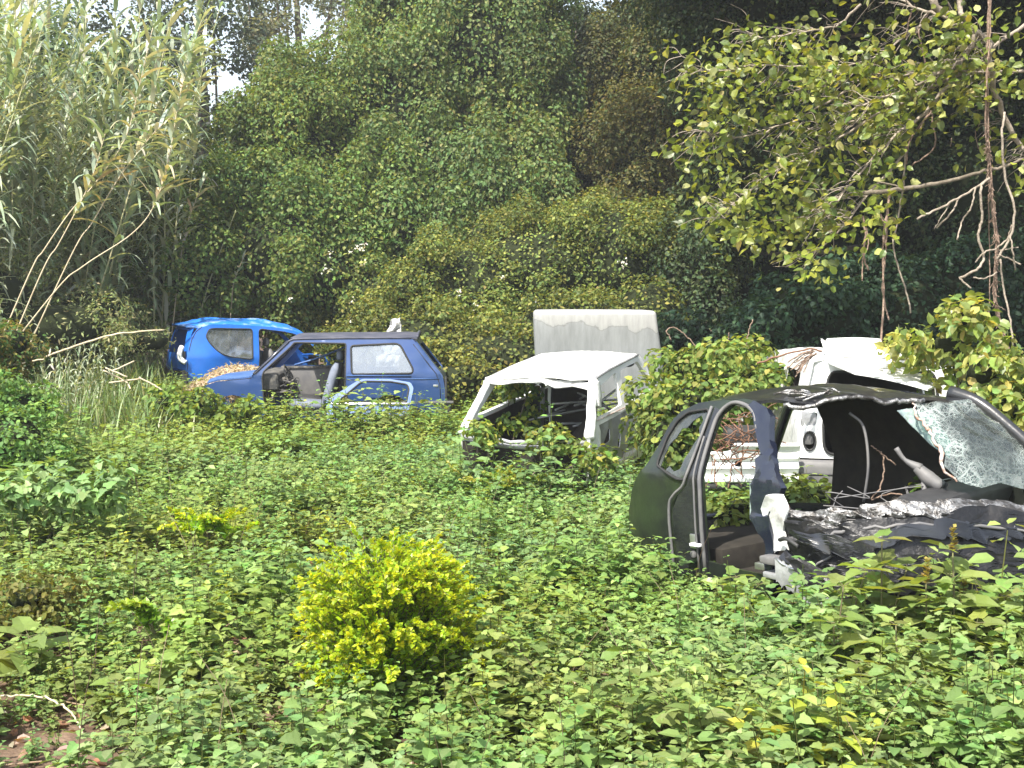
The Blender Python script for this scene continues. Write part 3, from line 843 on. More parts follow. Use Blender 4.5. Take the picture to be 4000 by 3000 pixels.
# ---------------------------------------------------------------- charcoal wreck
def car_charcoal():
    rot, loc = CARS['D']
    e = empty('car_wreck', loc, 'charcoal crushed car body with shattered windscreen and torn-off front, nearest of the wrecks', 'wrecked car', 'wrecked cars', rot)
    w = lambda z: .80 - .42 * max(0, z - .92) - .08 * max(0, .6 - z)
    tp = lambda x: 1 - .14 * min(1, max(0, (.6 - x) / .6)) ** 2
    side = lambda s, o=0.0: (lambda x, z: Vector((x, s * (w(z) * tp(x) + o), z)))
    quarter = [(.03, .24), (.05, .44), (.12, .64), (.19, .78), (.26, .86), (.39, .97), (.49, 1.12), (.57, 1.27), (.65, 1.35), (.82, 1.405), (1.0, 1.42), (1.27, 1.44), (1.40, 1.425),
               (1.36, 1.375), (1.30, 1.385), (1.18, 1.40), (1.09, 1.33), (1.055, 1.19), (1.04, 1.01), (1.04, .83), (1.015, .33), (1.62, .30), (1.66, .18), (.98, .17), (.66, .18)]
    qwin = rnd([(.53, .98), (.57, 1.17), (.64, 1.29), (.74, 1.35), (.95, 1.37), (.96, 1.28), (.92, 1.11), (.86, .89), (.78, .89)], .03)
    sheet('rear_quarter_panel', quarter, [qwin], crush(side(-1), .012, 3, 1), M['greensheen'], e, .02, .05)
    jo = [(.70, .20), (.72, .67), (.78, .77), (.89, .86), (.95, 1.07), (1.01, 1.385), (1.09, 1.36), (1.055, 1.19), (1.04, 1.01), (1.04, .83), (1.015, .22)]
    sheet('door_jamb', jo, [], side(-1, .012), M['dark'], e, .02, .05)
    jl = [(.67, .22), (.69, .67), (.75, .78), (.87, .87), (.93, 1.07), (.99, 1.39)]
    dl = [(1.00, .22), (1.03, .83), (1.03, 1.01), (1.045, 1.19), (1.075, 1.33), (1.18, 1.41), (1.32, 1.395), (1.42, 1.34), (1.48, 1.24)]
    tubes('weather_strip', [([side(-1, .022)(*p) for p in smooth_path([(a, b, 0) for a, b in jl], 4)[:, :2]], .011),
                            ([side(-1, .02)(*p) for p in smooth_path([(a, b, 0) for a, b in dl], 4)[:, :2]], .015),
                            ([side(-1, .03)(*p) for p in smooth_path([(a - .05, b, 0) for a, b in dl[:4]], 4)[:, :2]], .008)], M['greyplastic'], e, 6)
    hole = [(.56, .95), (.58, 1.05), (.61, 1.13), (.66, 1.17), (.70, 1.235), (.75, 1.24), (.80, 1.29), (.87, 1.325), (.90, 1.29), (.875, 1.24), (.90, 1.19), (.86, 1.13), (.83, 1.07), (.80, 1.03), (.78, .96), (.72, .94), (.66, .975), (.62, .94)]
    sheet('broken_quarter_window', qwin, [hole], side(-1, -.012), M['glassgrey'], e, .005, .05)
    tubes('window_seal', [(ring_on(qwin, side(-1, .003)), ('closed', .010))], M['rubber'], e, 5)
    # latch
    la = empty('door_latch', (0, 0, 0), None, None); la.parent = e
    c = side(-1, .03)(.93, .47)
    rbox('striker_plate', (.06, .02, .10), c, M['chrome'], la, bev=.008)
    rbox('striker_bar', (.10, .03, .022), c + Vector((.04, -.02, -.02)), M['white'], la, bev=.006)
    rbox('striker_buffer', (.05, .03, .05), c + Vector((0, -.01, -.09)), M['greyplastic'], la, bev=.02)
    # centre pillar
    bp = [(1.40, 1.425), (1.52, 1.385), (1.585, 1.33), (1.62, 1.18), (1.70, 1.06), (1.82, .88), (1.78, .79), (1.70, .70), (1.67, .45), (1.67, .19), (1.61, .19), (1.60, .55), (1.52, .67), (1.555, .94), (1.555, 1.10), (1.48, 1.24), (1.42, 1.335), (1.34, 1.385)]
    sheet('centre_pillar', bp, [], crush(side(-1, .03), .026, 4, 2, lambda x, z: 1 if z < 1.15 else .35, True), M['navydark'], e, .05, .03, 20)
    sheet('pillar_lining', [(1.63, .75), (1.70, .84), (1.82, .86), (1.86, .74), (1.80, .60), (1.84, .48), (1.64, .46)], [], crush(side(-1, .045), .05, 5, 4), M['whitedirty'], e, .015, .04)
    sheet('door_glass_shard', [(1.50, .90), (1.56, .82), (1.57, .60), (1.48, .66)], [], side(-1, .0), M['glassgreen'], e, .006, .08)
    rbox('seat_belt_anchor', (.09, .04, .045), side(-1, .02)(1.56, .36), M['chrome'], e, bev=.008)
    rbox('sill_step', (.26, .10, .05), side(-1, .06)(1.78, .43), M['greyplastic'], e, bev=.012, noise=.015)
    rbox('sill_step', (.30, .10, .04), side(-1, .05)(1.80, .33), M['innermetal'], e, bev=.012, noise=.012)
    # torn sill box
    sb = lambda u, v: Vector((1.84 + .42 * u, -.80 + .02 - .13 * v, .50 - .17 * u - .12 * abs(v - .5) ))
    sheet('torn_sill', [(0, 0), (1, .05), (1.02, .95), (.5, 1.0), (0, .9)], [], crush(sb, .03, 5), M['dark'], e, .01, .05)
    sb2 = lambda u, v: Vector((1.84 + .42 * u, -.94, .45 - .17 * u - .17 * v + .012 * math.sin(u * 50)))
    sheet('torn_sill_side', [(0, 0), (1, 0), (.98, .8), (.5, .95), (0, .9)], [], crush(sb2, .02, 5), M['innermetal'], e, .01, .025)
    tubes('torn_edge', [(smooth_path([(1.84, -.94, .46), (2.0, -.945, .40), (2.12, -.94, .31), (2.27, -.94, .285)], 5, .006), .010), (smooth_path([(1.86, -.80, .50), (2.05, -.79, .43), (2.26, -.80, .33), (2.27, -.94, .285)], 5, .006), .009)], M['chrome'], e, 5)
    # roof
    zt = interp([.6, .82, 1.0, 1.27, 1.5, 1.8, 2.1, 2.3, 2.5], [1.33, 1.40, 1.42, 1.435, 1.41, 1.375, 1.33, 1.25, 1.05])
    def roof(x, t):
        wl = w(zt(x)) * tp(x)
        fold = .05 * math.exp(-((x - 1.55 - .25 * (t + 1)) ** 2) / .006) * math.exp(-((t + .75) ** 2) / .12)
        crease = -.045 * math.exp(-((x - 1.62 - .18 * (t + 1)) ** 2) / .008) * math.exp(-((t + .9) ** 2) / .18)
        lift = .05 * math.exp(-((t + .35) ** 2) / .1) * max(0, (x - 1.4))
        bumps = (.022 * nz([[x * 5, t * 3.2, 1]], 1, 4)[0] - .03 * abs(nz([[x * 4 + t * 3, t * 1.2 - x, 1]], 1, 9)[0])) * min(1, max(0, (x - .9) * 1.5))
        return Vector((x, t * wl, zt(x) + .055 * (1 - t * t) + fold + crease + lift + bumps))
    sheet('roof', [(.62, -.98), (.50, -.5), (.47, 0), (.50, .5), (.62, .98), (1.2, 1.0), (2.0, 1.0), (2.2, 1.0), (2.16, .8), (2.06, .42), (2.0, .2), (1.95, 0), (1.87, -.3), (1.83, -.5), (1.73, -.72), (1.64, -.85), (1.56, -.95), (1.45, -1.0), (1.2, -1.0)], [], roof, M['darkroof'], e, .022, .05)
    hp = [roof(x, t) + Vector((.01, 0, -.02)) for x, t in [(1.60, -.93), (1.70, -.80), (1.82, -.55), (1.88, -.3), (1.95, 0), (2.0, .2), (2.06, .42)]]
    tubes('torn_header_edge', [(smooth_path(hp, 5, .006), .016)], M['torn'], e, 5)
    g = []
    for k in range(5):
        x = 1.50 + .05 * k
        g.append((smooth_path([roof(x, -.9 + .03 * k) + Vector((0, 0, .02)), roof(x + .1, -.75 + .05 * k) + Vector((0, 0, .035)), roof(x + .16, -.6 + .03 * k) + Vector((0, 0, .015))], 4, .006), .008))
    tubes('roof_creases', g, M['torn'], e, 5)
    # far side with dark lining, far pillar
    far = [(.10, .25), (.10, .50), (.72, .52), (.80, .90), (.78, 1.36), (.95, 1.40), (1.27, 1.43), (1.6, 1.40), (1.9, 1.36), (2.12, 1.30), (2.25, 1.2), (2.5, .95), (2.62, .80), (2.62, .28)]
    sheet('far_side', far, [], side(1), M['dark'], e, .02, .08)
    sheet('cabin_lining', [(.74, .30), (.82, .90), (.80, 1.35), (1.27, 1.40), (1.9, 1.33), (2.10, 1.25), (2.40, .92), (2.5, .35)], [], crush(side(1, -.06), .03, 2, 5), M['liner'], e, .01, .1)
    tubes('windscreen_pillar', [(smooth_path([(2.0, .62, 1.38), (2.18, .66, 1.31), (2.35, .70, 1.17), (2.55, .76, .96), (2.68, .79, .80)], 5), [.05, .045, .04, .045, .05])], M['darkroof'], e, 8)
    tubes('tail_pillar', [(smooth_path([(.55, .60, 1.36), (.30, .68, 1.05), (.12, .70, .72), (.08, .70, .3)], 5), .045)], M['dark'], e, 7)
    tl = lambda t, z: Vector((.04 + .10 * abs(t) ** 3, t * .68, z))
    sheet('tail_panel', [(-1, .24), (-1, .50), (-.5, .45), (.5, .45), (1, .50), (1, .24)], [], tl, M['dark'], e, .03, .08)
    tubes('tail_sill_trim', [([tl(t, .455) + Vector((.02, 0, .01)) for t in np.linspace(-.8, .9, 9)], .025)], M['navydark'], e, 5)
    rbox('floor', (2.3, 1.45, .06), (1.35, 0, .20), M['liner'], e)
    rbox('load_floor', (.8, 1.3, .18), (.6, .02, .30), M['liner'], e)
    # windscreen hanging from the far pillar
    def ws(u, v):
        tl_, tr_ = Vector((2.04, .20, 1.335)), Vector((2.16, .63, 1.33))
        bl_, br_ = Vector((2.44, .05, .84)), Vector((2.66, .78, .76))
        p = (tl_ * (1 - u) + tr_ * u) * (1 - v) + (bl_ * (1 - u) + br_ * u) * v
        return p + Vector((.06, -.03, .05)) * math.sin(math.pi * v) * (.4 + .6 * math.sin(math.pi * min(1, u + .1))) + Vector((.02, 0, .012)) * float(nz([[u * 6, v * 6, 3]], 1)[0])
    sheet('shattered_windscreen', [(0, 0), (1, 0), (1, 1), (.7, 1.05), (.45, .98), (.25, 1.03), (.04, .98), (-.05, .8), (.03, .66), (-.04, .5), (.05, .35), (-.03, .2)], [], ws, M['cracked'], e, .006, .05)
    le = [ws(u, v) + Vector((-.01, -.015, 0)) for u, v in [(.0, 0), (-.02, .2), (.04, .35), (-.03, .5), (.02, .66), (-.04, .8), (.04, .98)]]
    tubes('windscreen_torn_rim', [(smooth_path(le, 5, .006), [.006, .010, .014, .009, .016, .010, .006])], M['rust'], e, 6)
    sheet('hanging_glass_flap', [(0, 0), (.5, -.06), (1, .1), (1.0, .7), (.6, 1.05), (.3, .75)], [], lambda u, v: Vector((1.98 + .10 * u + .18 * v, .10 + .20 * u + .06 * v, 1.30 - .30 * v - .02 * u)), M['glassgreen'], e, .006, .06)
    # cabin clutter
    seat(e, 1.9, .38, .36, M['liner'], .34, .2, head=False)
    rbox('dashboard', (.26, .95, .17), (2.30, .22, .72), M['black'], e, rot=(.05, .15, .1), bev=.05, noise=.03)
    tubes('steering_column', [(smooth_path([(2.02, .02, 1.06), (2.06, .05, .98), (2.14, .10, .92)], 4), [.018, .014, .035]), (smooth_path([(2.12, .09, .93), (2.18, .12, .86), (2.26, .15, .80)], 4), [.035, .05, .04]), ([Vector((2.16, .1, .86)), Vector((2.16, .1, .62))], .018)], M['greyplastic'], e, 8)
    rbox('pedal_plate', (.04, .12, .012), (2.08, .0, .72), M['chrome'], e); rbox('pedal_plate', (.04, .12, .012), (2.08, .0, .69), M['chrome'], e)
    wr = []
    for k in range(7):
        p = [Vector((rng.uniform(1.9, 2.4), rng.uniform(-.6, .5), rng.uniform(.62, .85))) for _ in range(4)]
        wr.append((smooth_path(p, 5), .004))
    wr.append((smooth_path([(1.75, -.1, 1.3), (1.82, -.05, 1.2), (1.84, -.05, .95), (1.78, -.05, .7)], 6), .010))
    tubes('loose_wiring', wr, M['greyplastic'], e, 5)
    # crumpled front
    cp = [(1.74, -.74, .74), (1.95, -.69, .70), (2.16, -.60, .76), (2.34, -.42, .765), (2.50, -.15, .755), (2.58, .10, .74), (2.72, .45, .66)]
    P = smooth_path(cp, 8)
    def cowl(u, v):
        i = u * (len(P) - 1); k = min(int(i), len(P) - 2); q = P[k] + (P[k + 1] - P[k]) * (i - k)
        return Vector(q) + Vector((.10 * v, -.09 * v, -.05 * v))
    sheet('crumpled_cowl', [(0, 0), (.2, -.15), (.4, .1), (.55, -.1), (.8, 0), (1, -.1), (1, 1), (.85, .75), (.6, 1.1), (.4, .8), (.2, 1.1), (0, .8)], [], crush(lambda u, v: cowl(u, v), .055, 7, ridged=True), M['torn'], e, .008, .025, 16)
    def front(u, v):
        q = cowl(u, 1.0); return q + Vector((.13 * v, -.08 * v, -.42 * v + .03 * math.sin(u * 9)))
    sheet('crushed_bulkhead', [(0, 0), (1, 0), (1, 1), (0, 1)], [], crush(front, .05, 5, ridged=True), M['sooty'], e, .012, .035, 16)
    def ridge(u, v):
        q = front(u, .25 + .05 * math.sin(u * 7)); return q + Vector((.05 - .02 * v, -.05 - .05 * v, .04 - .10 * v + .03 * math.sin(u * 13)))
    sheet('crumpled_panel', [(.02, .2), (.15, 0), (.35, .15), (.6, 0), (.9, .1), (1, .5), (.8, 1), (.55, .8), (.3, 1.05), (.1, .7)], [], crush(ridge, .07, 6, 2, ridged=True), M['dark'], e, .008, .03, 16)
    def ridge2(u, v):
        q = front(u, .62); return q + Vector((.09 - .02 * v, -.08 - .06 * v, .05 - .16 * v + .03 * math.sin(u * 11 + 2)))
    sheet('crumpled_panel', [(.0, .3), (.2, 0), (.5, .1), (.8, 0), (1, .3), (.9, 1), (.4, .9), (.1, 1)], [], crush(ridge2, .07, 5, 4, ridged=True), M['sooty'], e, .008, .03, 16)
    arc1 = [(1.92, -.82, .42), (2.05, -.80, .52), (2.2, -.74, .62), (2.40, -.58, .66), (2.62, -.3, .64), (2.78, .0, .60), (2.9, .3, .5)]
    arc2 = [(1.98, -.86, .36), (2.14, -.84, .46), (2.32, -.76, .55), (2.5, -.6, .57), (2.7, -.35, .55), (2.86, -.05, .5)]
    tubes('wheel_arch_lip', [(smooth_path(arc1, 5, .008), [.006, .014, .010, .013, .005]), (smooth_path(arc2[:4], 5, .006), [.004, .010, .006])], M['greyplastic'], e, 6)
    tubes('black_hose', [(smooth_path([(1.80, -.86, .56), (1.9, -.9, .58), (2.0, -.9, .54)], 5), .014)], M['black'], e, 6)
    rbox('engine_block', (.4, .6, .26), (2.62, .05, .26), M['black'], e, bev=.05, noise=.06)
    rbox('engine_cover', (.22, .3, .06), (2.58, .05, .40), M['innermetal'], e, bev=.02, noise=.03)
    loft('suspension_strut', [((2.22, -.66, .18 + .1 * t), (.06, 0, 0), (0, .06, 0)) for t in (0, 1, 2)], M['innermetal'], e, 12, 2)
    loft('brake_drum', [((2.20, -.90 + .05 * t, .16), (.10 * k, 0, 0), (0, 0, .10 * k)) for t, k in ((0, .7), (.3, 1), (1.5, 1), (2, .8))], M['rust'], e, 16, 2)
    return e


# ---------------------------------------------------------------- white hatchback at the back
def car_white_rear():
    loc = (3.40, 11.25, 0.0)
    e = empty('hatchback', loc, 'white hatchback shell seen from behind without tailgate, grey bumper, between charcoal wreck and forest', 'wrecked car', 'wrecked cars', (0, rad(1), rad(90)))
    w = lambda z: .76 - .20 * max(0, z - .9)
    tail = lambda t, z: Vector((.0 + .10 * max(0, z - .9) + .10 * abs(t) ** 4, t * w(z), z))
    op = rnd([(-.70, .64), (-.74, 1.40), (.74, 1.40), (.70, .64)], .12, 6)
    lamp = [rnd([(s * .80, 1.02), (s * .80, .90), (s * .925, .90), (s * .91, 1.02)], .02) for s in (1, -1)]
    lamp2 = [[(s * .865 + .065 * math.cos(a), .76 + .085 * math.sin(a)) for a in np.linspace(0, 2 * math.pi, 12, endpoint=False)] for s in (1, -1)]
    sheet('tail_frame', [(-1, .60), (-1, 1.50), (1, 1.50), (1, .60)], [op] + lamp + lamp2, tail, M['white'], e, .03, .06)
    for s in (1, -1):
        rbox('lamp_cavity', (.05, .14, .16), (.10, s * .66, .96), M['innermetal'], e, bev=.02)
        rbox('lamp_bulb_holder', (.07, .10, .12), (.10, s * .66, .78), M['greyplastic'], e, bev=.03)
        tubes('lamp_ring', [([tail(s * .865 + .068 * math.cos(a), .76 + .088 * math.sin(a)) + Vector((-.012, 0, 0)) for a in np.linspace(0, 2 * math.pi, 16, endpoint=False)], ('closed', .009))], M['black'], e, 5)
    tubes('tailgate_seal', [(ring_on(op, lambda t, z: tail(t, z) + Vector((-.01, 0, 0))), ('closed', .014))], M['rubber'], e, 5)
    loft('rear_bumper', [((-.09 + .10 * abs(t) ** 3, t * .80, .47), (0, .001, .125), (.075, 0, 0)) for t in np.linspace(-1, 1, 13)], M['greyplastic'], e, 14, 4)
    tubes('bumper_groove', [([Vector((-.165 + .10 * abs(t) ** 3, t * .80, .47)) for t in np.linspace(-1, 1, 13)], .010)], M['black'], e, 4)
    side = lambda s: (lambda x, z: Vector((x, s * w(z), z)))
    so = [(.08, .32), (.08, 1.49), (.3, 1.52), (2.0, 1.50), (2.55, .95), (3.3, .82), (3.4, .35)]
    sw = [rnd([(.35, 1.0), (.40, 1.38), (1.0, 1.40), (1.0, 1.0)], .05), rnd([(1.12, 1.0), (1.12, 1.40), (1.95, 1.38), (2.35, 1.0)], .05)]
    sheet('side_panel', so, sw, side(1), M['whitedirty'], e, .02, .08)
    sheet('side_panel', so, sw, side(-1), M['whitedirty'], e, .02, .08)
    rf = lambda x, t: Vector((x, t * .64, 1.50 + .05 * (1 - t * t) + .025 * float(nz([[x * 3, t * 3, 1]], 1, 6)[0])))
    sheet('roof', [(.10, -1), (.08, 0), (.10, 1), (2.05, 1), (2.15, 0), (2.05, -1)], [], rf, M['white'], e, .02, .08)
    loft('seat_back', [((1.0 - .1 * t, 0, .4 + .6 * t), (0, .6, 0), (.08, 0, 0)) for t in (0, .1, .5, .9, 1)], M['liner'], e)
    rbox('floor', (2.2, 1.35, .05), (1.2, 0, .36), M['liner'], e)
    rbox('load_bay_lining', (.9, 1.3, .22), (.6, 0, .48), M['liner'], e)
    rbox('cargo_blind', (.8, 1.25, .03), (.55, 0, .98), M['liner'], e)
    sheet('cabin_divider', [(-.95, .4), (-.95, 1.45), (.95, 1.45), (.95, .4)], [], lambda t, z: Vector((.95, t * .64, z)), M['liner'], e, .02, .2)
    return e


car_bright_blue()
car_dark_blue()
car_white()
car_charcoal()
car_white_rear()

# loose white bonnet on the white hatchback
pts = [Vector((2.82, 11.25, 1.62)), Vector((3.0, 12.2, 1.66)), Vector((3.85, 12.3, 1.64)), Vector((3.45, 10.75, 1.40)), Vector((2.80, 10.75, 1.43))]
def bonf(u, v):
    a, b, c, d = Vector((2.84, 10.9, 1.42)), Vector((3.78, 10.45, 1.24)), Vector((3.95, 12.2, 1.60)), Vector((3.02, 12.2, 1.63))
    p = (a * (1 - u) + b * u) * (1 - v) + (d * (1 - u) + c * u) * v
    return p + Vector((0, 0, .035 * math.sin(math.pi * u) + .10 * max(0, .12 - u) / .12 * math.exp(-((v - .6) ** 2) / .04)))
bb = sheet('bonnet', [(.0, .25), (.18, .0), (.75, -.05), (.88, .10), (.70, .42), (.60, .62), (.66, 1.0), (.1, 1.02), (.0, .75), (-.03, .6)], [rnd([(.30, .34), (.31, .37), (.50, .28), (.49, .25)], .01)], bonf, M['white'], None, .02, .06)
tag(bb, 'loose white bonnet lying on the roof of the white hatchback', 'car bonnet')

# white front panel beside it
fp = empty('car_front_panel', (2.10, 11.1, .3), 'white stamped car front panel with a round hole, seen through the charcoal wreck', 'car panel')
def fpf(x, z):
    return Vector((x, -.02 * math.sin(z * 60) - .03 * (z > .36), z)) + Vector((0, .01 * float(nz([[x * 8, z * 8, 0]], 1)[0]), 0))
sheet('stamped_panel', rnd([(-.36, .10), (-.34, .36), (-.12, .40), (-.10, .47), (.50, .47), (.50, .10)], .02), [[(-.05 + .032 * math.cos(a), .27 + .036 * math.sin(a)) for a in np.linspace(0, 6.283, 12, endpoint=False)], rnd([(.1, .38), (.1, .43), (.3, .43), (.3, .38)], .01)], fpf, M['white'], fp, .03, .03)
rbox('lower_gap_strip', (.86, .06, .05), (.07, .03, .07), M['black'], fp)  # black strip drawn for the dark gap under the panel
rbox('air_box', (.34, .22, .18), (.02, .14, .52), M['black'], fp, bev=.04, noise=.03)
rbox('hole_backing', (.12, .02, .12), (-.05, .08, .27), M['black'], fp)

# detached door
fb = at(600 + 1240 / 1.8433, 1180 + 745 / 1.8433, 17.15)
dr = empty('detached_door', (fb.x, fb.y, fb.z), 'pale blue detached car door with an empty window frame, leaning against the dark blue hatchback', 'car door', None, (rad(-32), 0, 0))
dout = rnd([(0, .03), (.0, .075), (.42, .385), (.50, .415), (.89, .41), (1.17, .36), (1.215, .27), (1.17, -.02), (1.16, -.50), (.06, -.50), (.02, -.06)], .03)
dh = rnd([(.17, .06), (.46, .35), (.53, .375), (.88, .37), (1.12, .325), (1.15, .26), (1.12, .035)], .03)
sheet('door_skin', dout, [dh], lambda u, v: Vector((u, -.03 * (v < 0) * math.sin(min(1, -v / .4) * math.pi / 2 if v < 0 else 0) - .01, v)), M['doorblue'], dr, .035, .05)
tubes('frame_seal', [([Vector((p[0], -.012, p[1])) for p in dens(dh, .05)], ('closed', .012))], M['rubber'], dr, 5)
rbox('sill_trim', (1.08, .02, .025), (.62, -.035, .012), M['chrome'], dr, bev=.006)
rbox('door_handle', (.14, .03, .03), (.98, -.055, -.10), M['black'], dr, bev=.01)
tubes('window_winder', [([Vector((.28, .02, .05)), Vector((.26, .03, .18)), Vector((.30, .03, .24))], .03)], M['dash'], dr, 5)

# weathered box cover
bm = bmesh.new(); bmesh.ops.create_cube(bm, size=1)
bc = at(1750 + 1340 / 2.328, 1150 + 150 / 2.328, 16.9)
BW, BH = 1.66, 1.50
for v in bm.verts:
    top = v.co.z > 0; right = v.co.x > 0; fr = v.co.y < 0
    v.co = Vector((v.co.x * BW + (0.24 if right and not top else 0) + (-.06 if right and top and not fr else 0) + (.05 if (not top and not right) else 0), (-.5 if fr else .45) + (.13 if fr and not top else 0), v.co.z * BH))
bmesh.ops.bevel(bm, geom=[e for e in bm.edges], offset=.06, segments=4, affect='EDGES', profile=.55)
bmesh.ops.subdivide_edges(bm, edges=[e for e in bm.edges if e.calc_length() > .3], cuts=12, use_grid_fill=True)
cc = np.array([v.co[:] for v in bm.verts]); dn = nz(cc * 1.6, 1.0, 3) * .028
for v, k in zip(bm.verts, dn): v.co += Vector((k * .5, k, k * .25))
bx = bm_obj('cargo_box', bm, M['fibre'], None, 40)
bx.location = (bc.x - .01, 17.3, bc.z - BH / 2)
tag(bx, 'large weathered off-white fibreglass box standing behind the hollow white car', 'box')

# pale crumpled sheet between the blue cars
def tf(u, v):
    p = Vector((-2.23 + .42 * u + .10 * v, 19.75 + .1 * v, .80 + .86 * v))
    q = np.array([[u * 5, v * 7, 1]])
    return p + Vector((.04 * nz(q, 1, 1)[0], .09 * nz(q, 1.4, 3)[0], .05 * nz(q, 1, 6)[0]))
tp_ = sheet('plastic_sheet', [(0, 0), (1, 0), (.95, .5), (.8, 1.0), (.5, .95), (.3, .7), (.15, .4)], [], tf, M['tarp'], None, .006, .04, 60)
tag(tp_, 'pale crumpled plastic sheet standing between the two blue hatchbacks', 'plastic sheet')

# ================================================================== VEGETATION
def inside_car(x, y, key, x0, x1, hw):
    rot, loc = CARS[key]; a = rot[2]
    dx, dy = x - loc[0], y - loc[1]
    u = dx * math.cos(a) + dy * math.sin(a); v = -dx * math.sin(a) + dy * math.cos(a)
    return (u > x0) & (u < x1) & (np.abs(v) < hw)


def n2(x, y, s, seed=0.0):
    return nz(np.stack([x, y, np.zeros_like(x)], 1), s, seed)


# ---- one weed: stem with opposite pairs of toothed leaves
def weed_variant(h=0.42, nodes=6, leaf=0.085, lean=0.08, tpl=T_LOBE, branches=2):
    V, Fc, Cc, n = [], [], [], 0
    g = Geo()
    def shoot(p0, dirv, L, nn, ls, a0):
        dirv = unit(np.array(dirv)[None])[0]
        P = [p0 + dirv * L * t + np.array([0, 0, -.02 * t * t]) for t in np.linspace(0, 1, 4)]
        g.tube(P, [.0035, .0018], (.10, .11, .04), sides=3, caps=False)
        Q, D, Nn, S = [], [], [], []
        for k in range(nn):
            t = .25 + .75 * k / max(1, nn - 1); a = a0 + k * (math.pi / 2 + .2)
            sz = ls * (1.0 - .55 * max(0, (t - .55) / .45)) * rng.uniform(.75, 1.15)
            for s in (0, math.pi):
                d = np.array([math.cos(a + s), math.sin(a + s), rng.uniform(-.25, .35)])
                q = p0 + dirv * L * t + d * ls * .25
                Q.append(q); D.append(d); S.append(sz)
                Nn.append(np.array([0, 0, 1]) + rng.normal(scale=.28, size=3))
        d = np.array([math.cos(a0), math.sin(a0), .6]); Q.append(p0 + dirv * L); D.append(d); S.append(ls * .35); Nn.append(np.array([0, 0, 1.]))
        c = pick([(.185, .255, .105), (.215, .285, .125), (.155, .23, .095)], len(Q), .16)
        leaves(g, np.array(Q), np.array(D), unit(np.array(Nn)), np.array(S), c, tpl)
    a0 = rng.uniform(0, 6)
    shoot(np.zeros(3), (rng.normal(scale=lean), rng.normal(scale=lean), 1), h, nodes, leaf, a0)
    for b in range(branches):
        a = rng.uniform(0, 6.28)
        shoot(np.array([0, 0, h * rng.uniform(.1, .35)]), (math.cos(a) * .8, math.sin(a) * .8, 1), h * .62, max(3, nodes - 2), leaf * .85, a)
    return np.concatenate(g.v), np.concatenate(g.f), np.concatenate(g.c)


def stamp(g, var, X, Y, Z, S, col, tilt=0.12):
    """copies of a plant variant merged into g"""
    v, f, c = var; n = len(X)
    if n == 0: return
    a = rng.uniform(0, 6.28, n); ca, sa = np.cos(a), np.sin(a)
    V = np.empty((n, len(v), 3), np.float32)
    V[..., 0] = v[None, :, 0] * ca[:, None] - v[None, :, 1] * sa[:, None]
    V[..., 1] = v[None, :, 0] * sa[:, None] + v[None, :, 1] * ca[:, None]
    V[..., 2] = v[None, :, 2]
    tx, ty = rng.normal(scale=tilt, size=(2, n))
    V[..., 0] += V[..., 2] * tx[:, None]; V[..., 1] += V[..., 2] * ty[:, None]
    V *= S[:, None, None]
    V += np.stack([X, Y, Z], 1)[:, None]
    F_ = f[None] + (np.arange(n) * len(v))[:, None, None]
    Cc = np.clip(c[None] * col[:, None], .003, .9)
    g.add(V.reshape(-1, 3), F_.reshape(-1, 3), Cc.reshape(-1, 3))


variants = [weed_variant(rng.uniform(.36, .54), int(rng.integers(6, 10)), rng.uniform(.075, .115), branches=int(rng.integers(1, 4)), tpl=T_LOBE if i % 3 else T_OVATE) for i in range(18)]
tiny = [weed_variant(rng.uniform(.16, .28), int(rng.integers(4, 6)), rng.uniform(.05, .07), branches=3) for _ in range(6)]
MOUNDS = [(-.3, 11.9, .6, .4), (.3, 11.6, .6, .3), (2.0, 6.6, .55, .35), (2.65, 6.8, .8, .4), (-1.9, 16.5, .6, .5), (-2.6, 16.6, .2, .6), (1.1, 9.8, .2, .5), (-3.1, 16.2, .6, .5), (-4.6, 12.6, .8, .8), (-4.7, 11.2, 1.0, .6), (2.15, 12.3, .9, .5), (4.6, 8.6, .5, .6), (-1.1, 16.6, .35, .7), (.9, 11.2, .25, .5), (1.6, 16, .6, .8), (-3.4, 9.4, .3, .5)]
HOLLOWS = [(1.75, 7.9, .38, .55), (1.3, 8.5, .35, .5), (2.4, 7.3, .3, .5), (-2.0, 5.75, .55, .45), (-1.2, 6.0, .5, .3), (-.55, 6.1, .4, .25), (-1.5, 9.0, .5, .35), (.45, 6.15, .45, .28), (-2.4, 7.6, .35, .4), (1.0, 7.2, .3, .35), (-.2, 8.6, .3, .4)]


def cover_scale(x, y):
    s = .92 + .22 * n2(x, y, .9, 1) + .14 * n2(x, y, 2.6, 4)
    for mx, my, a, r in MOUNDS: s += a * np.exp(-((x - mx) ** 2 + (y - my) ** 2) / (r * r))
    for mx, my, a, r in HOLLOWS: s -= a * np.exp(-((x - mx) ** 2 + (y - my) ** 2) / (r * r))
    return np.clip(s, .28, 2.2)


BARE = [(-2.85, 6.9, .42), (-1.6, 6.95, .26), (-2.3, 5.6, .30), (-1.2, 5.95, .24), (-.6, 6.15, .2), (-2.9, 6.4, .3), (-1.9, 5.2, .4)]


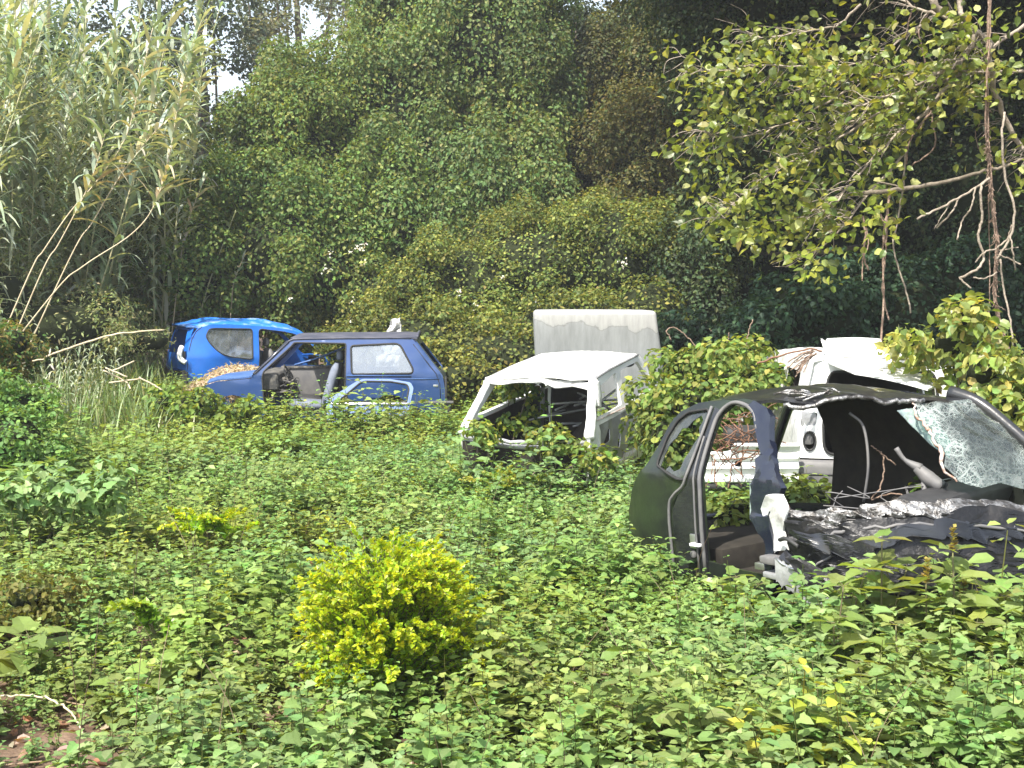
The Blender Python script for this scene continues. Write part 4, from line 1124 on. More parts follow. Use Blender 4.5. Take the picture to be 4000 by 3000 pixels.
def scatter(dens_fn, x0, x1, y0, y1, n):
    X = rng.uniform(x0, x1, n); Y = rng.uniform(y0, y1, n)
    k = (np.abs(X) < .44 * Y + 2.8) & (rng.random(n) < dens_fn(X, Y))
    for key, a, b, hw in (('A', -.1, 3.3, .72), ('B', -.1, 3.4, .78), ('D', -.05, 2.3, .80)):
        k &= ~inside_car(X, Y, key, a, b, hw)
    for bx_, by_, br_ in BARE: k &= ~((((X - bx_) / br_) ** 2 + ((Y - by_) / br_ / 1.2) ** 2 < 1) & (rng.random(n) < .70))
    ic = inside_car(X, Y, 'C', -1.9, .62, .66)
    k &= ~ic | (rng.random(n) < .3)
    k &= ~((X > 2.65) & (X < 4.15) & (Y > 11.25) & (Y < 14.5))
    return X[k], Y[k]


g = Geo()
X, Y = scatter(lambda x, y: np.clip(1.1 - .03 * (y - 5), .55, 1), -13, 13, 4.2, 22.5, 22800)
S = cover_scale(X, Y) * rng.uniform(.6, 1.25, len(X))
ky = np.clip(.5 + .9 * n2(X, Y, .55, 8) + (Y - 10) * .035, 0, 1)[:, None]
base = np.array([[.86, 1.0, .98]]) * (1 - ky) + np.array([[1.08, 1.03, .52]]) * ky
kg = np.clip(n2(X, Y, 1.7, 15) * 1.5, -.3, .35)[:, None]
colr = base * (1 + kg * np.array([[-.25, -.02, -.1]])) * rng.uniform(.8, 1.2, (len(X), 1))
yl = rng.random(len(X)) < .010
colr[yl] *= np.array([1.6, 1.3, .6])
vi = rng.integers(0, len(variants), len(X))
for i, var in enumerate(variants):
    k = vi == i
    stamp(g, var, X[k], Y[k], gz(X[k], Y[k]) - .03, S[k], colr[k])
X, Y = scatter(lambda x, y: np.ones_like(x), -5, 5, 4.2, 10, 2600)
S = np.clip(cover_scale(X, Y), .7, 1.3) * rng.uniform(.7, 1.3, len(X))
vi = rng.integers(0, len(tiny), len(X)); colr = np.array([[1.0, .95, .7]]) * rng.uniform(.7, 1.25, (len(X), 1))
for i, var in enumerate(tiny):
    k = vi == i
    stamp(g, var, X[k], Y[k], gz(X[k], Y[k]) - .01, S[k], colr[k])
# a second, finer weed with narrow leaves standing a little above the rest, and dry stalks
nar = [weed_variant(rng.uniform(.5, .7), int(rng.integers(9, 13)), rng.uniform(.06, .085), tpl=T_OVATE, branches=1) for _ in range(6)]
X, Y = scatter(lambda x, y: .5 + .5 * n2(x, y, 1.1, 21), -10, 10, 4.6, 20, 2600)
S = np.clip(cover_scale(X, Y), .7, 1.6) * rng.uniform(.7, 1.15, len(X)); vi = rng.integers(0, len(nar), len(X))
colr = np.array([[.72, .95, .62]]) * rng.uniform(.8, 1.3, (len(X), 1))
for i, var in enumerate(nar):
    k = vi == i
    stamp(g, var, X[k], Y[k], gz(X[k], Y[k]) - .03, S[k], colr[k], .2)
X, Y = scatter(lambda x, y: np.ones_like(x), -6, 6, 4.8, 13, 330)
for x, y in zip(X, Y):
    h = rng.uniform(.3, .62); a = rng.uniform(0, 6.28); l = rng.uniform(.05, .5)
    P = smooth_path([(x, y, 0), (x + math.cos(a) * l * .4 * h, y + math.sin(a) * l * .4 * h, h * .6), (x + math.cos(a) * l * h, y + math.sin(a) * l * h, h)], 3)
    g.tube(P, [.003, .0015], (.33, .27, .19) if rng.random() < .6 else (.16, .12, .08), sides=3, caps=False)
gc = g.build('nettle_ground_cover', M['leaf'])
tag(gc, 'knee-high carpet of pale green toothed-leaf weeds over the whole foreground', 'ground cover', kind='stuff')

# litter on the ground: dry leaves and stems
g = Geo()
n = 5000
X = rng.uniform(-6, 6, n); Y = rng.uniform(4.4, 11, n)
P = np.stack([X, Y, gz(X, Y) + rng.uniform(.005, .05, n)], 1)
D = rng.normal(size=(n, 3)) * [1, 1, .15]
leaves(g, P, D, unit(rng.normal(size=(n, 3)) * .35 + [0, 0, 1]), rng.uniform(.04, .09, n), pick([(.30, .20, .13), (.22, .13, .08), (.42, .36, .28), (.36, .18, .12)], n, .25), T_OVATE)
for k in range(420):
    x, y = rng.uniform(-5, 5), rng.uniform(4.5, 10); a = rng.uniform(0, 6.28); L = rng.uniform(.12, .5)
    p = np.array([x, y, rng.uniform(.02, .10)]); d = np.array([math.cos(a), math.sin(a), rng.uniform(-.1, .15)])
    g.tube([p, p + d * L * .5 + rng.normal(scale=.01, size=3), p + d * L], rng.uniform(.002, .005), (.38, .29, .2), sides=3, caps=False)
lt = g.build('leaf_litter', M['leaf'])
tag(lt, 'scattered brown dry leaves and stalks under the weeds', 'leaf litter', kind='stuff')


# ---- yellow shrub
def yellow_shrub(loc, R, Hh, name, label, cat, ntw, cols, lsz=.028):
    e = empty(name, loc, label, cat)
    st, lf = Geo(), Geo()
    for k in range(ntw):
        a = rng.uniform(0, 6.28); sp = rng.uniform(0, 1) ** .5 * (1 + .18 * math.sin(a * 3 + 1))
        top = np.array([math.cos(a) * R * sp, math.sin(a) * R * sp, Hh * (1.0 - .42 * sp ** 3) * rng.uniform(.62, 1.10)])
        p1 = np.array([math.cos(a) * R * sp * .4, math.sin(a) * R * sp * .4, top[2] * .55])
        P = smooth_path([(0, 0, 0), p1, top, top + np.array([math.cos(a), math.sin(a), rng.uniform(-.1, .9)]) * rng.uniform(.06, .17)], 6, .006) + np.array(loc)
        st.tube(P, [.006, .0015], sides=4, caps=False)
        seg = np.linspace(.3, 1, 26)
        Q = np.stack([np.interp(seg, np.linspace(0, 1, len(P)), P[:, i]) for i in range(3)], 1)
        tang = unit(np.gradient(Q, axis=0))
        for sgn in (-1, 1, 0):
            sd = unit(np.cross(tang, rng.normal(size=3) * .5 + [0, 0, 1])) * (sgn if sgn else .2)
            D = unit(sd + tang * .8 + rng.normal(scale=.3, size=Q.shape) + [0, 0, .15])
            nn = unit(np.cross(D, np.cross(tang, D)) * .6 + rng.normal(scale=.45, size=Q.shape) + [0, 0, .8])
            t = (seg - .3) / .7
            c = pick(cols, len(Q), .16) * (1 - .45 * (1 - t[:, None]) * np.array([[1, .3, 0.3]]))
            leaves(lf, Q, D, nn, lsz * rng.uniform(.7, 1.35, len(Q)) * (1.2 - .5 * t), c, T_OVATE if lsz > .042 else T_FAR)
    st.build('stems', M['stem'], e)
    lf.build('foliage', M['leaf_big'], e)
    return e


YC = [(.36, .42, .014), (.48, .50, .02), (.22, .32, .012), (.32, .40, .02)]
c = at2(835, 1500, 6.12)
yellow_shrub((c.x, 6.15, 0.0), .40, .80, 'yellow_shrub', 'rounded bright yellow-green shrub standing alone in the foreground weeds', 'shrub', 400, YC, .034)
c = at2(448, 1110, 9.3)
yellow_shrub((c.x, 9.3, .28), .22, .22, 'yellow_seedling', 'small low yellow seedling among the weeds left of the big yellow shrub', 'seedling', 12, YC, .045)
c = at2(345, 1392, 6.9)
yellow_shrub((c.x, 6.8, .25), .11, .17, 'yellow_seedling', 'tiny yellow-green seedling near the lower left corner', 'seedling', 6, [(.26, .34, .03)], .05)
c = at2(1075, 1005, 11.5)
yellow_shrub((c.x, 11.4, .32), .38, .12, 'yellow_seedling', 'yellowing patch of weeds in front of the hollow white car', 'plant', 16, [(.34, .33, .05), (.2, .26, .05)], .045)


# ---- big leaved weeds
def big_weed(base, tops, leafsz, name, label, cols, spike=False, nodes=6, group=None):
    e = empty(name, tuple(base), label, 'weed', group)
    st, lf = Geo(), Geo()
    for top in tops:
        P = smooth_path([base, (Vector(base) * .5 + Vector(top) * .5) + Vector((rng.normal(scale=.03), rng.normal(scale=.03), 0)), top], 6)
        st.tube(P, [.009, .004], sides=5)
        Q, D, Nn, S = [], [], [], []
        for k in range(nodes):
            t = .30 + .70 * k / (nodes - 1); q = np.array([np.interp(t, np.linspace(0, 1, len(P)), P[:, i]) for i in range(3)])
            a = rng.uniform(0, 1) + k * 1.7; sz = leafsz * (1.1 - .45 * max(0, (t - .6) / .4)) * rng.uniform(.8, 1.15)
            for s in (0, 1.6, 3.1, 4.7) if k > nodes - 3 else (0, 2.1, 4.2):
                d = np.array([math.cos(a + s), math.sin(a + s), rng.uniform(-.1, .45)])
                Q.append(q + d * leafsz * .22); D.append(d); S.append(sz); Nn.append(np.array([0, 0, 1.]) + rng.normal(scale=.25, size=3))
                st.tube([q, q + d * leafsz * .25], .0025, sides=3, caps=False)
        leaves(lf, np.array(Q), np.array(D), unit(np.array(Nn)), np.array(S), pick(cols, len(Q), .12), T_LOBE)
        if spike:
            m = 60; t = rng.random(m)[:, None]
            a = rng.uniform(0, 6.28, m)
            Q = np.array(top) + np.array([0, 0, .13]) * t; D = np.stack([np.cos(a), np.sin(a), np.full(m, .7)], 1)
            leaves(lf, Q, D, unit(rng.normal(size=(m, 3)) * .3 + [0, 0, 1]), rng.uniform(.02, .035, m), pick([(.30, .28, .07), (.2, .16, .05)], m, .2), T_FAR)
    st.build('stems', M['stem'], e); lf.build('foliage', M['leaf_big'], e)
    return e


WC = [(.20, .27, .07), (.24, .30, .08), (.17, .23, .06)]
def wd(u, v, Y, tops, sz, name, label, **k):
    b = at2(u, v, Y); b.z = 0.0
    return big_weed(b, [at2(a, q, Y + dy) for a, q, dy in tops], sz * 1.25, name, label, WC, **k)


wd(2035, 1400, 6.55, [(2058, 1190, 0), (2080, 1290, .15), (2000, 1260, -.1)], .16, 'tall_weed', 'tallest broad-leaved weed with a seed spike, in front of the charcoal wreck', spike=True, nodes=5)
wd(1900, 1380, 6.6, [(1905, 1165, .1), (1870, 1230, -.1), (1960, 1225, .1)], .15, 'tall_weed', 'broad-leaved weed spreading before the torn front of the charcoal wreck', nodes=5)
wd(1830, 1500, 6.2, [(1822, 1265, 0), (1800, 1345, -.1)], .13, 'tall_weed', 'broad-leaved weed on a single pale stem below the torn sill', nodes=4)
wd(1960, 1500, 6.1, [(1935, 1350, 0), (1990, 1385, -.1), (1880, 1395, .1)], .13, 'tall_weed', 'broad-leaved weed low in front of the two tallest ones', nodes=4)
wd(2100, 1480, 6.3, [(2110, 1345, 0), (2150, 1395, .05), (2060, 1390, .05)], .14, 'tall_weed', 'broad-leaved weed furthest right, under the engine of the charcoal wreck', nodes=4)
wd(1860, 1560, 5.95, [(1850, 1430, 0), (1900, 1460, .1), (1800, 1470, 0)], .11, 'tall_weed', 'leafy weed at the front of the group below the torn sill', nodes=5)
wd(2010, 1560, 5.95, [(2000, 1450, 0), (2060, 1440, .1), (2110, 1450, 0)], .11, 'tall_weed', 'leafy weed at the front right of the group under the engine', nodes=5)
wd(1800, 1420, 6.9, [(1800, 1250, 0), (1850, 1290, .1), (1770, 1320, 0)], .11, 'tall_weed', 'leafy weed right against the torn sill of the charcoal wreck', nodes=5)
wd(2180, 1420, 6.6, [(2170, 1290, 0), (2200, 1330, .1)], .12, 'tall_weed', 'leafy weed cut by the right edge under the charcoal wreck', nodes=5)
wd(1585, 1330, 7.75, [(1590, 1245, 0), (1560, 1265, -.05), (1640, 1262, .05)], .12, 'tall_weed', 'small broad-leaved weed in the rear doorway of the charcoal wreck', nodes=3)
wd(1705, 1400, 7.0, [(1712, 1300, 0), (1690, 1330, .05)], .12, 'tall_weed', 'small broad-leaved weed under the centre pillar of the charcoal wreck', nodes=3)
wd(55, 1450, 6.55, [(62, 1375, 0)], .2, 'young_weed', 'young plant with a rosette of large pale leaves at the left edge', nodes=3)
wd(790, 1600, 6.1, [(770, 1490, 0), (960, 1455, .1), (1000, 1530, 0)], .12, 'young_weed', 'large pale leaves growing at the foot of the yellow shrub', nodes=4)
wd(260, 1560, 6.0, [(250, 1475, 0), (330, 1440, .2)], .13, 'young_weed', 'large grey-green leaves low in the left foreground', nodes=3)


# ---- leaf mounds and thickets
def bush(name, label, cat, specs, size, per_m2, cols, w=None, clump_n=5, r=(.16, .32), kind=None, group=None, stems=None, tpl=T_OVATE, core_k=.72, mat_='leaf', **kw):
    bl = blob_set(specs)
    c0 = bl[min(1, len(bl) - 1)][0]
    e = empty(name, (float(c0[0]), float(c0[1]), 0.0), label, cat, group) if not kind else None
    cl = clumps(bl, clump_n, *r)
    g = Geo(); foliage(g, cl, per_m2, size, cols, w, tpl, **kw)
    if core_k:
        kk = dict(kw); kk['depth'] = .22
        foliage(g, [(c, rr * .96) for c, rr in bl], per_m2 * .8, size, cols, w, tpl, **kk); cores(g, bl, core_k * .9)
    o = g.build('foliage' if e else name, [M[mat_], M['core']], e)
    if kind: tag(o, label, cat, kind=kind)
    if e:
        s = Geo()
        for c, rr in bl[:4]:
            p0 = np.array([c0[0], c0[1], 0.0])
            s.tube(smooth_path([p0, (p0 + c) / 2 + rng.normal(scale=.08, size=3), c + np.array([0, 0, rr[2] * .5])], 4), [.012, .005], sides=6)
        s.build('trunk' if cat == 'tree' else 'stems', M['bark'], e)
    return e or o


GV = [(.12, .19, .045), (.15, .22, .05), (.085, .15, .035), (.22, .25, .06)]
bush('bramble_bush', 'green bramble heap between the hollow white car and the charcoal wreck', 'bush',
     [(1425, 890, 30, 55, 12.2, .25), (1570, 850, 95, 80, 12.3, .5), (1490, 880, 60, 70, 12.0, .4), (1620, 815, 50, 45, 12.6, .4), (1430, 950, 38, 60, 11.7, .3), (1470, 795, 35, 28, 12.6, .25)], .075, 330, GV, out=.8)
bush('vine_heap', 'sunlit yellow-green vine heap over the right end of the white hatchback', 'vine',
     [(2050, 745, 75, 55, 10.6, .35), (2120, 800, 75, 75, 10.3, .4), (1990, 745, 70, 22, 10.9, .3), (2190, 880, 60, 70, 10.0, .4), (2080, 690, 35, 32, 10.5, .25)], .095, 190,
     [(.19, .25, .06), (.24, .28, .07), (.14, .21, .055), (.29, .28, .08)], clump_n=6, r=(.12, .24), mat_='leaf_big', out=.5, core_k=.45)
bush('fern_bush', 'dark feathery green bush at the left edge beside the fallen canes', 'bush',
     [(30, 960, 95, 85, 11.3, .5), (-30, 900, 90, 100, 11.8, .5), (60, 880, 60, 45, 11.9, .4)], .05, 600, [(.11, .21, .06), (.17, .27, .06), (.12, .22, .055)], clump_n=7, r=(.14, .26), droop=.2)
bush('fern_bush', 'rust-tinged green bush at the left edge under the reeds', 'bush',
     [(20, 745, 50, 50, 15.5, .5), (-30, 760, 60, 70, 15.8, .5)], .06, 350, [(.07, .13, .03), (.18, .15, .04)], clump_n=7, r=(.16, .3))
bush('low_bush', 'broad-leaved bush on the left between the feathery bush and the weeds', 'bush',
     [(180, 1040, 110, 40, 9.6, .4), (60, 1070, 70, 40, 9.4, .35)], .085, 200, [(.18, .28, .10), (.21, .31, .12)], clump_n=9, r=(.12, .2), tpl=T_LOBE, core_k=0, up=1.0, droop=.2)
bush('low_bush', 'olive tufted bush at the left edge above the bare soil', 'bush',
     [(60, 1290, 90, 45, 7.2, .3)], .04, 700, [(.13, .14, .03), (.18, .17, .04)], clump_n=14, r=(.08, .16), core_k=.5)
bush('low_bush', 'yellow-green leafy clump in front of the dark blue bonnet', 'bush',
     [(425, 868, 62, 26, 16.1, .4), (360, 868, 40, 22, 16.3, .4), (510, 888, 40, 18, 15.9, .4)], .085, 260, [(.15, .22, .04), (.20, .25, .04), (.10, .17, .04)], clump_n=8, r=(.12, .2))
bush('cabin_vine', 'green vine growing inside the hollow white car behind its missing windscreen', 'vine',
     [(1140, 870, 16, 45, 13.4, .2), (1100, 830, 12, 18, 13.5, .15), (1115, 920, 30, 18, 13.2, .2)], .075, 320, [(.12, .20, .03), (.20, .24, .03), (.06, .11, .03)], clump_n=10, r=(.08, .15), core_k=0)
bush('cabin_vine', 'leafy weed poking up through the bonnet gap of the hollow white car', 'weed',
     [(1215, 955, 40, 24, 11.9, .2), (1040, 940, 18, 18, 12.2, .2), (1285, 985, 24, 16, 11.7, .15)], .075, 300, GV, clump_n=10, r=(.09, .17), core_k=.3)
bush('cabin_vine', 'green weed growing in the rear load area of the charcoal wreck', 'weed',
     [(1590, 1090, 60, 28, 9.9, .35), (1690, 1075, 35, 30, 10.2, .3)], .075, 300, [(.15, .2, .04), (.12, .17, .04)], clump_n=9, r=(.10, .18), core_k=.5)
bush('cabin_vine', 'sunlit weed seen through the front doorway of the charcoal wreck', 'weed',
     [(1765, 1065, 70, 28, 10.3, .3)], .075, 300, [(.15, .2, .04), (.12, .17, .04)], clump_n=9, r=(.10, .18), core_k=.5)
bush('engine_vine', 'vine trailing over the front corner of the charcoal wreck at the right edge', 'vine',
     [(2140, 1100, 70, 22, 8.6, .25), (2030, 1075, 45, 14, 8.4, .2), (2200, 1240, 30, 60, 7.4, .2), (2190, 1390, 50, 40, 6.6, .2)], .07, 210, [(.13, .19, .03), (.2, .22, .03), (.08, .14, .03)], clump_n=8, r=(.08, .16), core_k=0)

# thicket filling the ground behind the cars
OLV = [(.14, .17, .038), (.185, .205, .042), (.105, .145, .036), (.235, .235, .06), (.075, .11, .03)]
bush('bramble_thicket', 'olive and yellow bramble thicket behind the cars', 'thicket',
     [(650, 670, 170, 70, 26, 1.0), (560, 640, 120, 60, 26.5, 1.0), (820, 660, 150, 110, 24.5, 1.0), (1000, 640, 190, 120, 23.2, 1.2), (1180, 600, 180, 130, 23.5, 1.2), (1330, 580, 150, 150, 23.5, 1.2),
      (1100, 520, 120, 60, 25, 1.0), (1280, 500, 130, 70, 25, 1.0), (920, 740, 200, 70, 21, .9), (1080, 770, 180, 60, 20.2, .8), (1250, 720, 170, 90, 21, .9), (1400, 700, 90, 110, 21.5, .8), (780, 750, 110, 45, 22, .6), (1010, 820, 130, 40, 18.8, .6), (1420, 560, 60, 100, 24, .8)],
     .075, 280, OLV, clump_n=2.2, r=(.2, .42), kind='stuff', tpl=T_FAR, depth=.45, droop=.3, core_k=.86)
# pale seed heads
g = Geo()
for k in range(18):
    u, v = rng.uniform(560, 1400), rng.uniform(540, 720)
    if k < 8: u, v = rng.uniform(700, 800), rng.uniform(530, 590)
    p = np.array(at2(u, v, 21.6))
    m = 9; leaves(g, p + rng.normal(scale=.03, size=(m, 3)), rng.normal(size=(m, 3)), sph(m), .045, pick([(.8, .8, .75)], m, .05))
tag(g.build('white_blossom', M['leaf']), 'scattered tiny white flowers in the bramble thicket', 'flowers', kind='stuff')


# ---- trees
def tree(name, label, specs, size, per_m2, cols, clump_n=.9, r=(.4, .9), core_k=.84, trunk_x=None, group=None, gap=0.0, tpl=T_FAR, branches=0, **kw):
    bl = blob_set(specs)
    xs_ = [c[0] for c, rr in bl]; k = int(np.argmax([rr.prod() for c, rr in bl]))
    bx_, by_ = (trunk_x if trunk_x is not None else bl[k][0][0]), bl[k][0][1] + .2
    e = empty(name, (float(bx_), float(by_), 0.0), label, 'tree', group)
    if core_k: size, per_m2, clump_n, r = size * .74, per_m2 * 1.75, clump_n * 1.5, (r[0] * .7, r[1] * .7)
    cl = clumps(bl, clump_n, *r, zs=(.9, 1.9) if core_k else (.6, .95))
    g = Geo(); foliage(g, cl, per_m2, size, cols, tpl=tpl, gap=gap, **kw)
    if core_k:
        kk = dict(kw); kk['depth'] = .2
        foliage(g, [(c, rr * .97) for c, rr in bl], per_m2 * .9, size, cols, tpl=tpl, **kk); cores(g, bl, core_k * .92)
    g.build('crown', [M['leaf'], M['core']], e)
    s = Geo(); top = max(c[2] + .5 * rr[2] for c, rr in bl)
    s.tube(smooth_path([(bx_, by_, -.1), (bx_ + .15, by_, top * .4), (bx_ - .1, by_ + .1, top)], 6), [.28, .2, .06], sides=9)
    for c, rr in cl[::max(1, len(cl) // (14 + branches))]:
        if abs(c[0] - bx_) > 4.5: continue
        z0 = top * rng.uniform(.25, .75); st_ = np.array([bx_, by_, min(z0, c[2])])
        s.tube(smooth_path([st_, (st_ + c) / 2 + rng.normal(scale=.25, size=3), c], 5), [.07, .02], sides=5)
    s.build('trunk', M['bark'], e)
    return e


IVY = [(.095, .155, .05), (.115, .18, .052), (.07, .125, .042), (.145, .19, .062), (.18, .20, .065)]
IVY2 = [(.11, .17, .042), (.14, .19, .045), (.08, .135, .038), (.18, .195, .05)]
tree('ivy_covered_tree', 'low vine-smothered tree sloping down on the left behind the blue cars',
     [(470, 560, 130, 140, 25, 1.6), (560, 470, 150, 150, 26, 1.8), (650, 380, 150, 150, 27, 1.8), (690, 270, 130, 120, 27.5, 1.7), (620, 560, 150, 120, 24.6, 1.4), (420, 600, 90, 90, 24, 1.2), (760, 480, 110, 150, 26, 1.6), (640, 210, 80, 60, 28, 1.2), (700, 600, 100, 90, 24.4, 1.0)], .125, 120, IVY2, droop=.9, up=.35)
tree('ivy_covered_tree', 'tall vine-smothered tree reaching the top edge in the centre',
     [(900, 240, 150, 150, 28.5, 1.8), (1020, 120, 170, 160, 29, 1.9), (1120, 250, 100, 190, 29, 1.6), (960, 380, 150, 140, 27.5, 1.7), (1080, 450, 110, 120, 26.8, 1.4), (840, 400, 110, 140, 27, 1.5), (880, 90, 90, 110, 29.5, 1.5), (1000, -60, 180, 120, 29.5, 1.8), (1150, 60, 70, 140, 29.5, 1.3), (900, 520, 150, 80, 25.8, 1.1), (780, 560, 90, 70, 25.4, 1.0), (1150, 400, 60, 90, 27.5, 1.0)], .135, 115, IVY, droop=1.1, up=.3)
tree('olive_tree', 'olive-brown leafy tree right of the tall vine-covered one',
     [(1380, 200, 110, 140, 30, 1.6), (1450, 90, 120, 130, 30.5, 1.6), (1370, 370, 90, 110, 28, 1.3), (1460, 330, 100, 130, 28.5, 1.4), (1330, 480, 80, 80, 26.5, 1.0), (1400, 60, 70, 60, 30.5, 1.2), (1480, -60, 140, 100, 31, 1.6), (1250, 330, 45, 110, 30, .8)], .12, 115, [(.095, .095, .028), (.12, .11, .035), (.07, .08, .025), (.05, .07, .022)], droop=.7)
tree('dark_tree', 'dark spreading tree behind the reeds with sky showing through its crown',
     [(430, 60, 110, 130, 36, 2.0), (330, 40, 110, 120, 37, 2.0), (480, 170, 90, 90, 36, 1.6), (390, 250, 80, 60, 36, 1.4), (530, 240, 45, 60, 35.5, 1.0), (400, 400, 60, 90, 33, 1.3), (360, 160, 80, 80, 36, 1.4), (500, 330, 40, 30, 34, .8)], .14, 60, [(.05, .075, .045), (.06, .085, .05), (.04, .06, .042)], clump_n=.95, r=(.35, .75), core_k=0, gap=.16, branches=2)
tree('pale_tree', 'pale grey-green loose tree at the top left of the tall vine-covered one',
     [(650, 60, 100, 100, 40, 2.0), (740, 120, 60, 90, 40, 1.5), (590, 130, 50, 70, 40, 1.3), (640, -60, 130, 90, 41, 2.0), (780, 60, 50, 60, 40, 1.2)], .14, 48, [(.13, .16, .10), (.17, .19, .12), (.10, .125, .08)], clump_n=.8, r=(.4, .8), core_k=0, gap=.2, branches=2)
tree('hedge_tree', 'dark bushy tree standing behind the reed bed',
     [(40, 250, 170, 180, 28, 1.6), (230, 330, 140, 190, 28, 1.6), (80, 500, 200, 150, 27.5, 1.6), (300, 520, 130, 130, 27, 1.3), (-80, 430, 160, 260, 28, 1.6), (150, 620, 260, 80, 26.5, 1.0)], .15, 80, [(.08, .125, .055), (.11, .155, .06), (.065, .10, .045)])
bush('reed_thicket', 'tangled low green growth at the foot of the reed bed and behind the bright blue hatchback', 'thicket',
     [(330, 690, 130, 50, 25.5, .6), (180, 700, 160, 60, 24.5, .6), (20, 700, 160, 60, 24.5, .7), (-120, 700, 120, 80, 24, .7), (500, 660, 110, 60, 26, .6), (230, 745, 110, 40, 22.5, .4), (60, 745, 140, 40, 21.5, .5), (120, 700, 150, 55, 19.6, .4), (300, 735, 80, 35, 20.5, .4), (0, 650, 90, 80, 19.6, .4), (200, 660, 90, 40, 20.5, .4)], .09, 200, [(.17, .22, .09), (.22, .27, .12), (.13, .18, .07), (.29, .29, .15)], clump_n=2.5, r=(.2, .4), kind='stuff', tpl=T_NARROW, core_k=.85)
tree('dark_tree', 'dark tree in the gap between the tall vine-covered tree and the olive one',
     [(1240, 210, 70, 130, 33, 1.6), (1210, 90, 60, 70, 33, 1.4), (1270, 400, 60, 100, 31, 1.2), (1280, 110, 50, 40, 34, 1.0)], .15, 60, [(.032, .045, .022), (.04, .055, .026)], core_k=.75)

# forest on the right, in its own shade
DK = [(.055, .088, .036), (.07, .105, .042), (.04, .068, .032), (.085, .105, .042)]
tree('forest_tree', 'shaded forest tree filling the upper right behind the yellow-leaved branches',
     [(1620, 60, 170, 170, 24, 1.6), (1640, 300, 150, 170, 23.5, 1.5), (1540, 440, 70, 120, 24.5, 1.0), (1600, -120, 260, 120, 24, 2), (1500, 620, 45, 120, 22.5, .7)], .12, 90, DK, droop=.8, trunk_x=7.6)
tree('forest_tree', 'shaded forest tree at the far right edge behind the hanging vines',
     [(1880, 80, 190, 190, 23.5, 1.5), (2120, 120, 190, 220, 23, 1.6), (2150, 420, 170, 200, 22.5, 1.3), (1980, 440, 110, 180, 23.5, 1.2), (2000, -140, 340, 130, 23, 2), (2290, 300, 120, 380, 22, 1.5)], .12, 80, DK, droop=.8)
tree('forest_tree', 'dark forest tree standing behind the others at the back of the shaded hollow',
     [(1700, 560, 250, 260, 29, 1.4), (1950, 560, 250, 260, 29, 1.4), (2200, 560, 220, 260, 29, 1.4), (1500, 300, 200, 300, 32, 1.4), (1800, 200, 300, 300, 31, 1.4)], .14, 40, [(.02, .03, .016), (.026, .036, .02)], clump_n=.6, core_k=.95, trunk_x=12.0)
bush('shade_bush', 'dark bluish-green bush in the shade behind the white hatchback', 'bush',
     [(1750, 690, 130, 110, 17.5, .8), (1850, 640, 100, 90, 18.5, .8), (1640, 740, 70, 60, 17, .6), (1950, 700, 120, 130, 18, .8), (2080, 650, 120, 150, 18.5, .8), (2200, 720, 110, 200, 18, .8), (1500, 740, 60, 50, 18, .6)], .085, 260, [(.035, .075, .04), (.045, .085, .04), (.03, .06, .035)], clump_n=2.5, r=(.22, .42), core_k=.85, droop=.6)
# canopy of the same forest, above and outside the frame; its shade falls on the hollow
g = Geo()
bl = []
for k in range(78):
    x = rng.uniform(.6, 13); y = rng.uniform(12.9, 25)
    z = 6.3 + .27 * (y - 12.9) + rng.uniform(.3, 2.6)
    bl.append((np.array([x, y, z]), np.array([rng.uniform(1.0, 1.7), rng.uniform(.9, 1.5), rng.uniform(.5, .9)])))
foliage(g, bl, 44, .17, DK, depth=.6, tpl=T_FAR)
e = empty('forest_tree', (9.5, 19.0, 0.0), 'forest tree whose canopy roofs over the shaded hollow on the right', 'tree')
g.build('crown', M['leaf'], e)
s = Geo(); s.tube(smooth_path([(9.5, 19, -.1), (9.3, 19, 4), (8.6, 18.8, 8.5)], 6), [.32, .25, .15], sides=10)
for c_, r_ in bl[::2]: s.tube(smooth_path([(9.0, 18.9, 6.5), ((9 + c_[0]) / 2, (18.9 + c_[1]) / 2, (6.5 + c_[2]) / 2 + .4), c_], 5), [.10, .02], sides=5)
s.build('trunk', M['bark'], e)


# ---- overhanging branches with big yellow-green leaves
def z7(u, v, Y): return at(3000 + u / 1.185, v / 1.185, Y)


e = empty('leafy_tree', (5.9, 12.4, 0.0), 'overhanging tree at upper right with bare grey branches and large yellow-green leaves', 'tree')
main = [([(900, -260), (760, -20), (850, 90), (960, 150), (1020, 190), (1025, 300), (1080, 520), (1180, 690), (1230, 740)], 13.0, (.045, .022)),
        ([(900, -260), (890, 50), (960, 150), (900, 270), (780, 340), (670, 400), (520, 450), (360, 520)], 12.8, (.03, .008)),
        ([(1020, 300), (870, 350), (670, 450), (530, 520), (380, 560), (200, 600)], 13.2, (.022, .006)),
        ([(1250, 60), (1185, 120), (1050, 210), (970, 330), (800, 310), (560, 350), (330, 300)], 13.4, (.024, .006)),
        ([(1250, 325), (1185, 330), (900, 335), (600, 350), (350, 380), (120, 420)], 13.7, (.02, .005)),
        ([(860, 380), (700, 540), (600, 620), (440, 780), (320, 930), (200, 1000)], 13.0, (.02, .005)),
        ([(760, 80), (640, 160), (520, 250), (300, 330)], 13.5, (.018, .004)),
        ([(430, 20), (330, 110), (210, 140), (0, 170), (-120, 150)], 13.8, (.016, .005)),
        ([(520, 520), (300, 660), (80, 760), (-100, 900), (-200, 1010)], 13.1, (.014, .004)),
        ([(360, 420), (120, 560), (-150, 640), (-330, 600)], 13.4, (.014, .004)),
        ([(300, 330), (0, 300), (-250, 330), (-400, 260)], 13.6, (.012, .004)),
        ([(640, 700), (420, 950), (300, 1100), (150, 1200)], 13.3, (.014, .004)),
        ([(850, 90), (700, 40), (500, -60)], 13.3, (.02, .01))]
br, lf = Geo(), Geo()
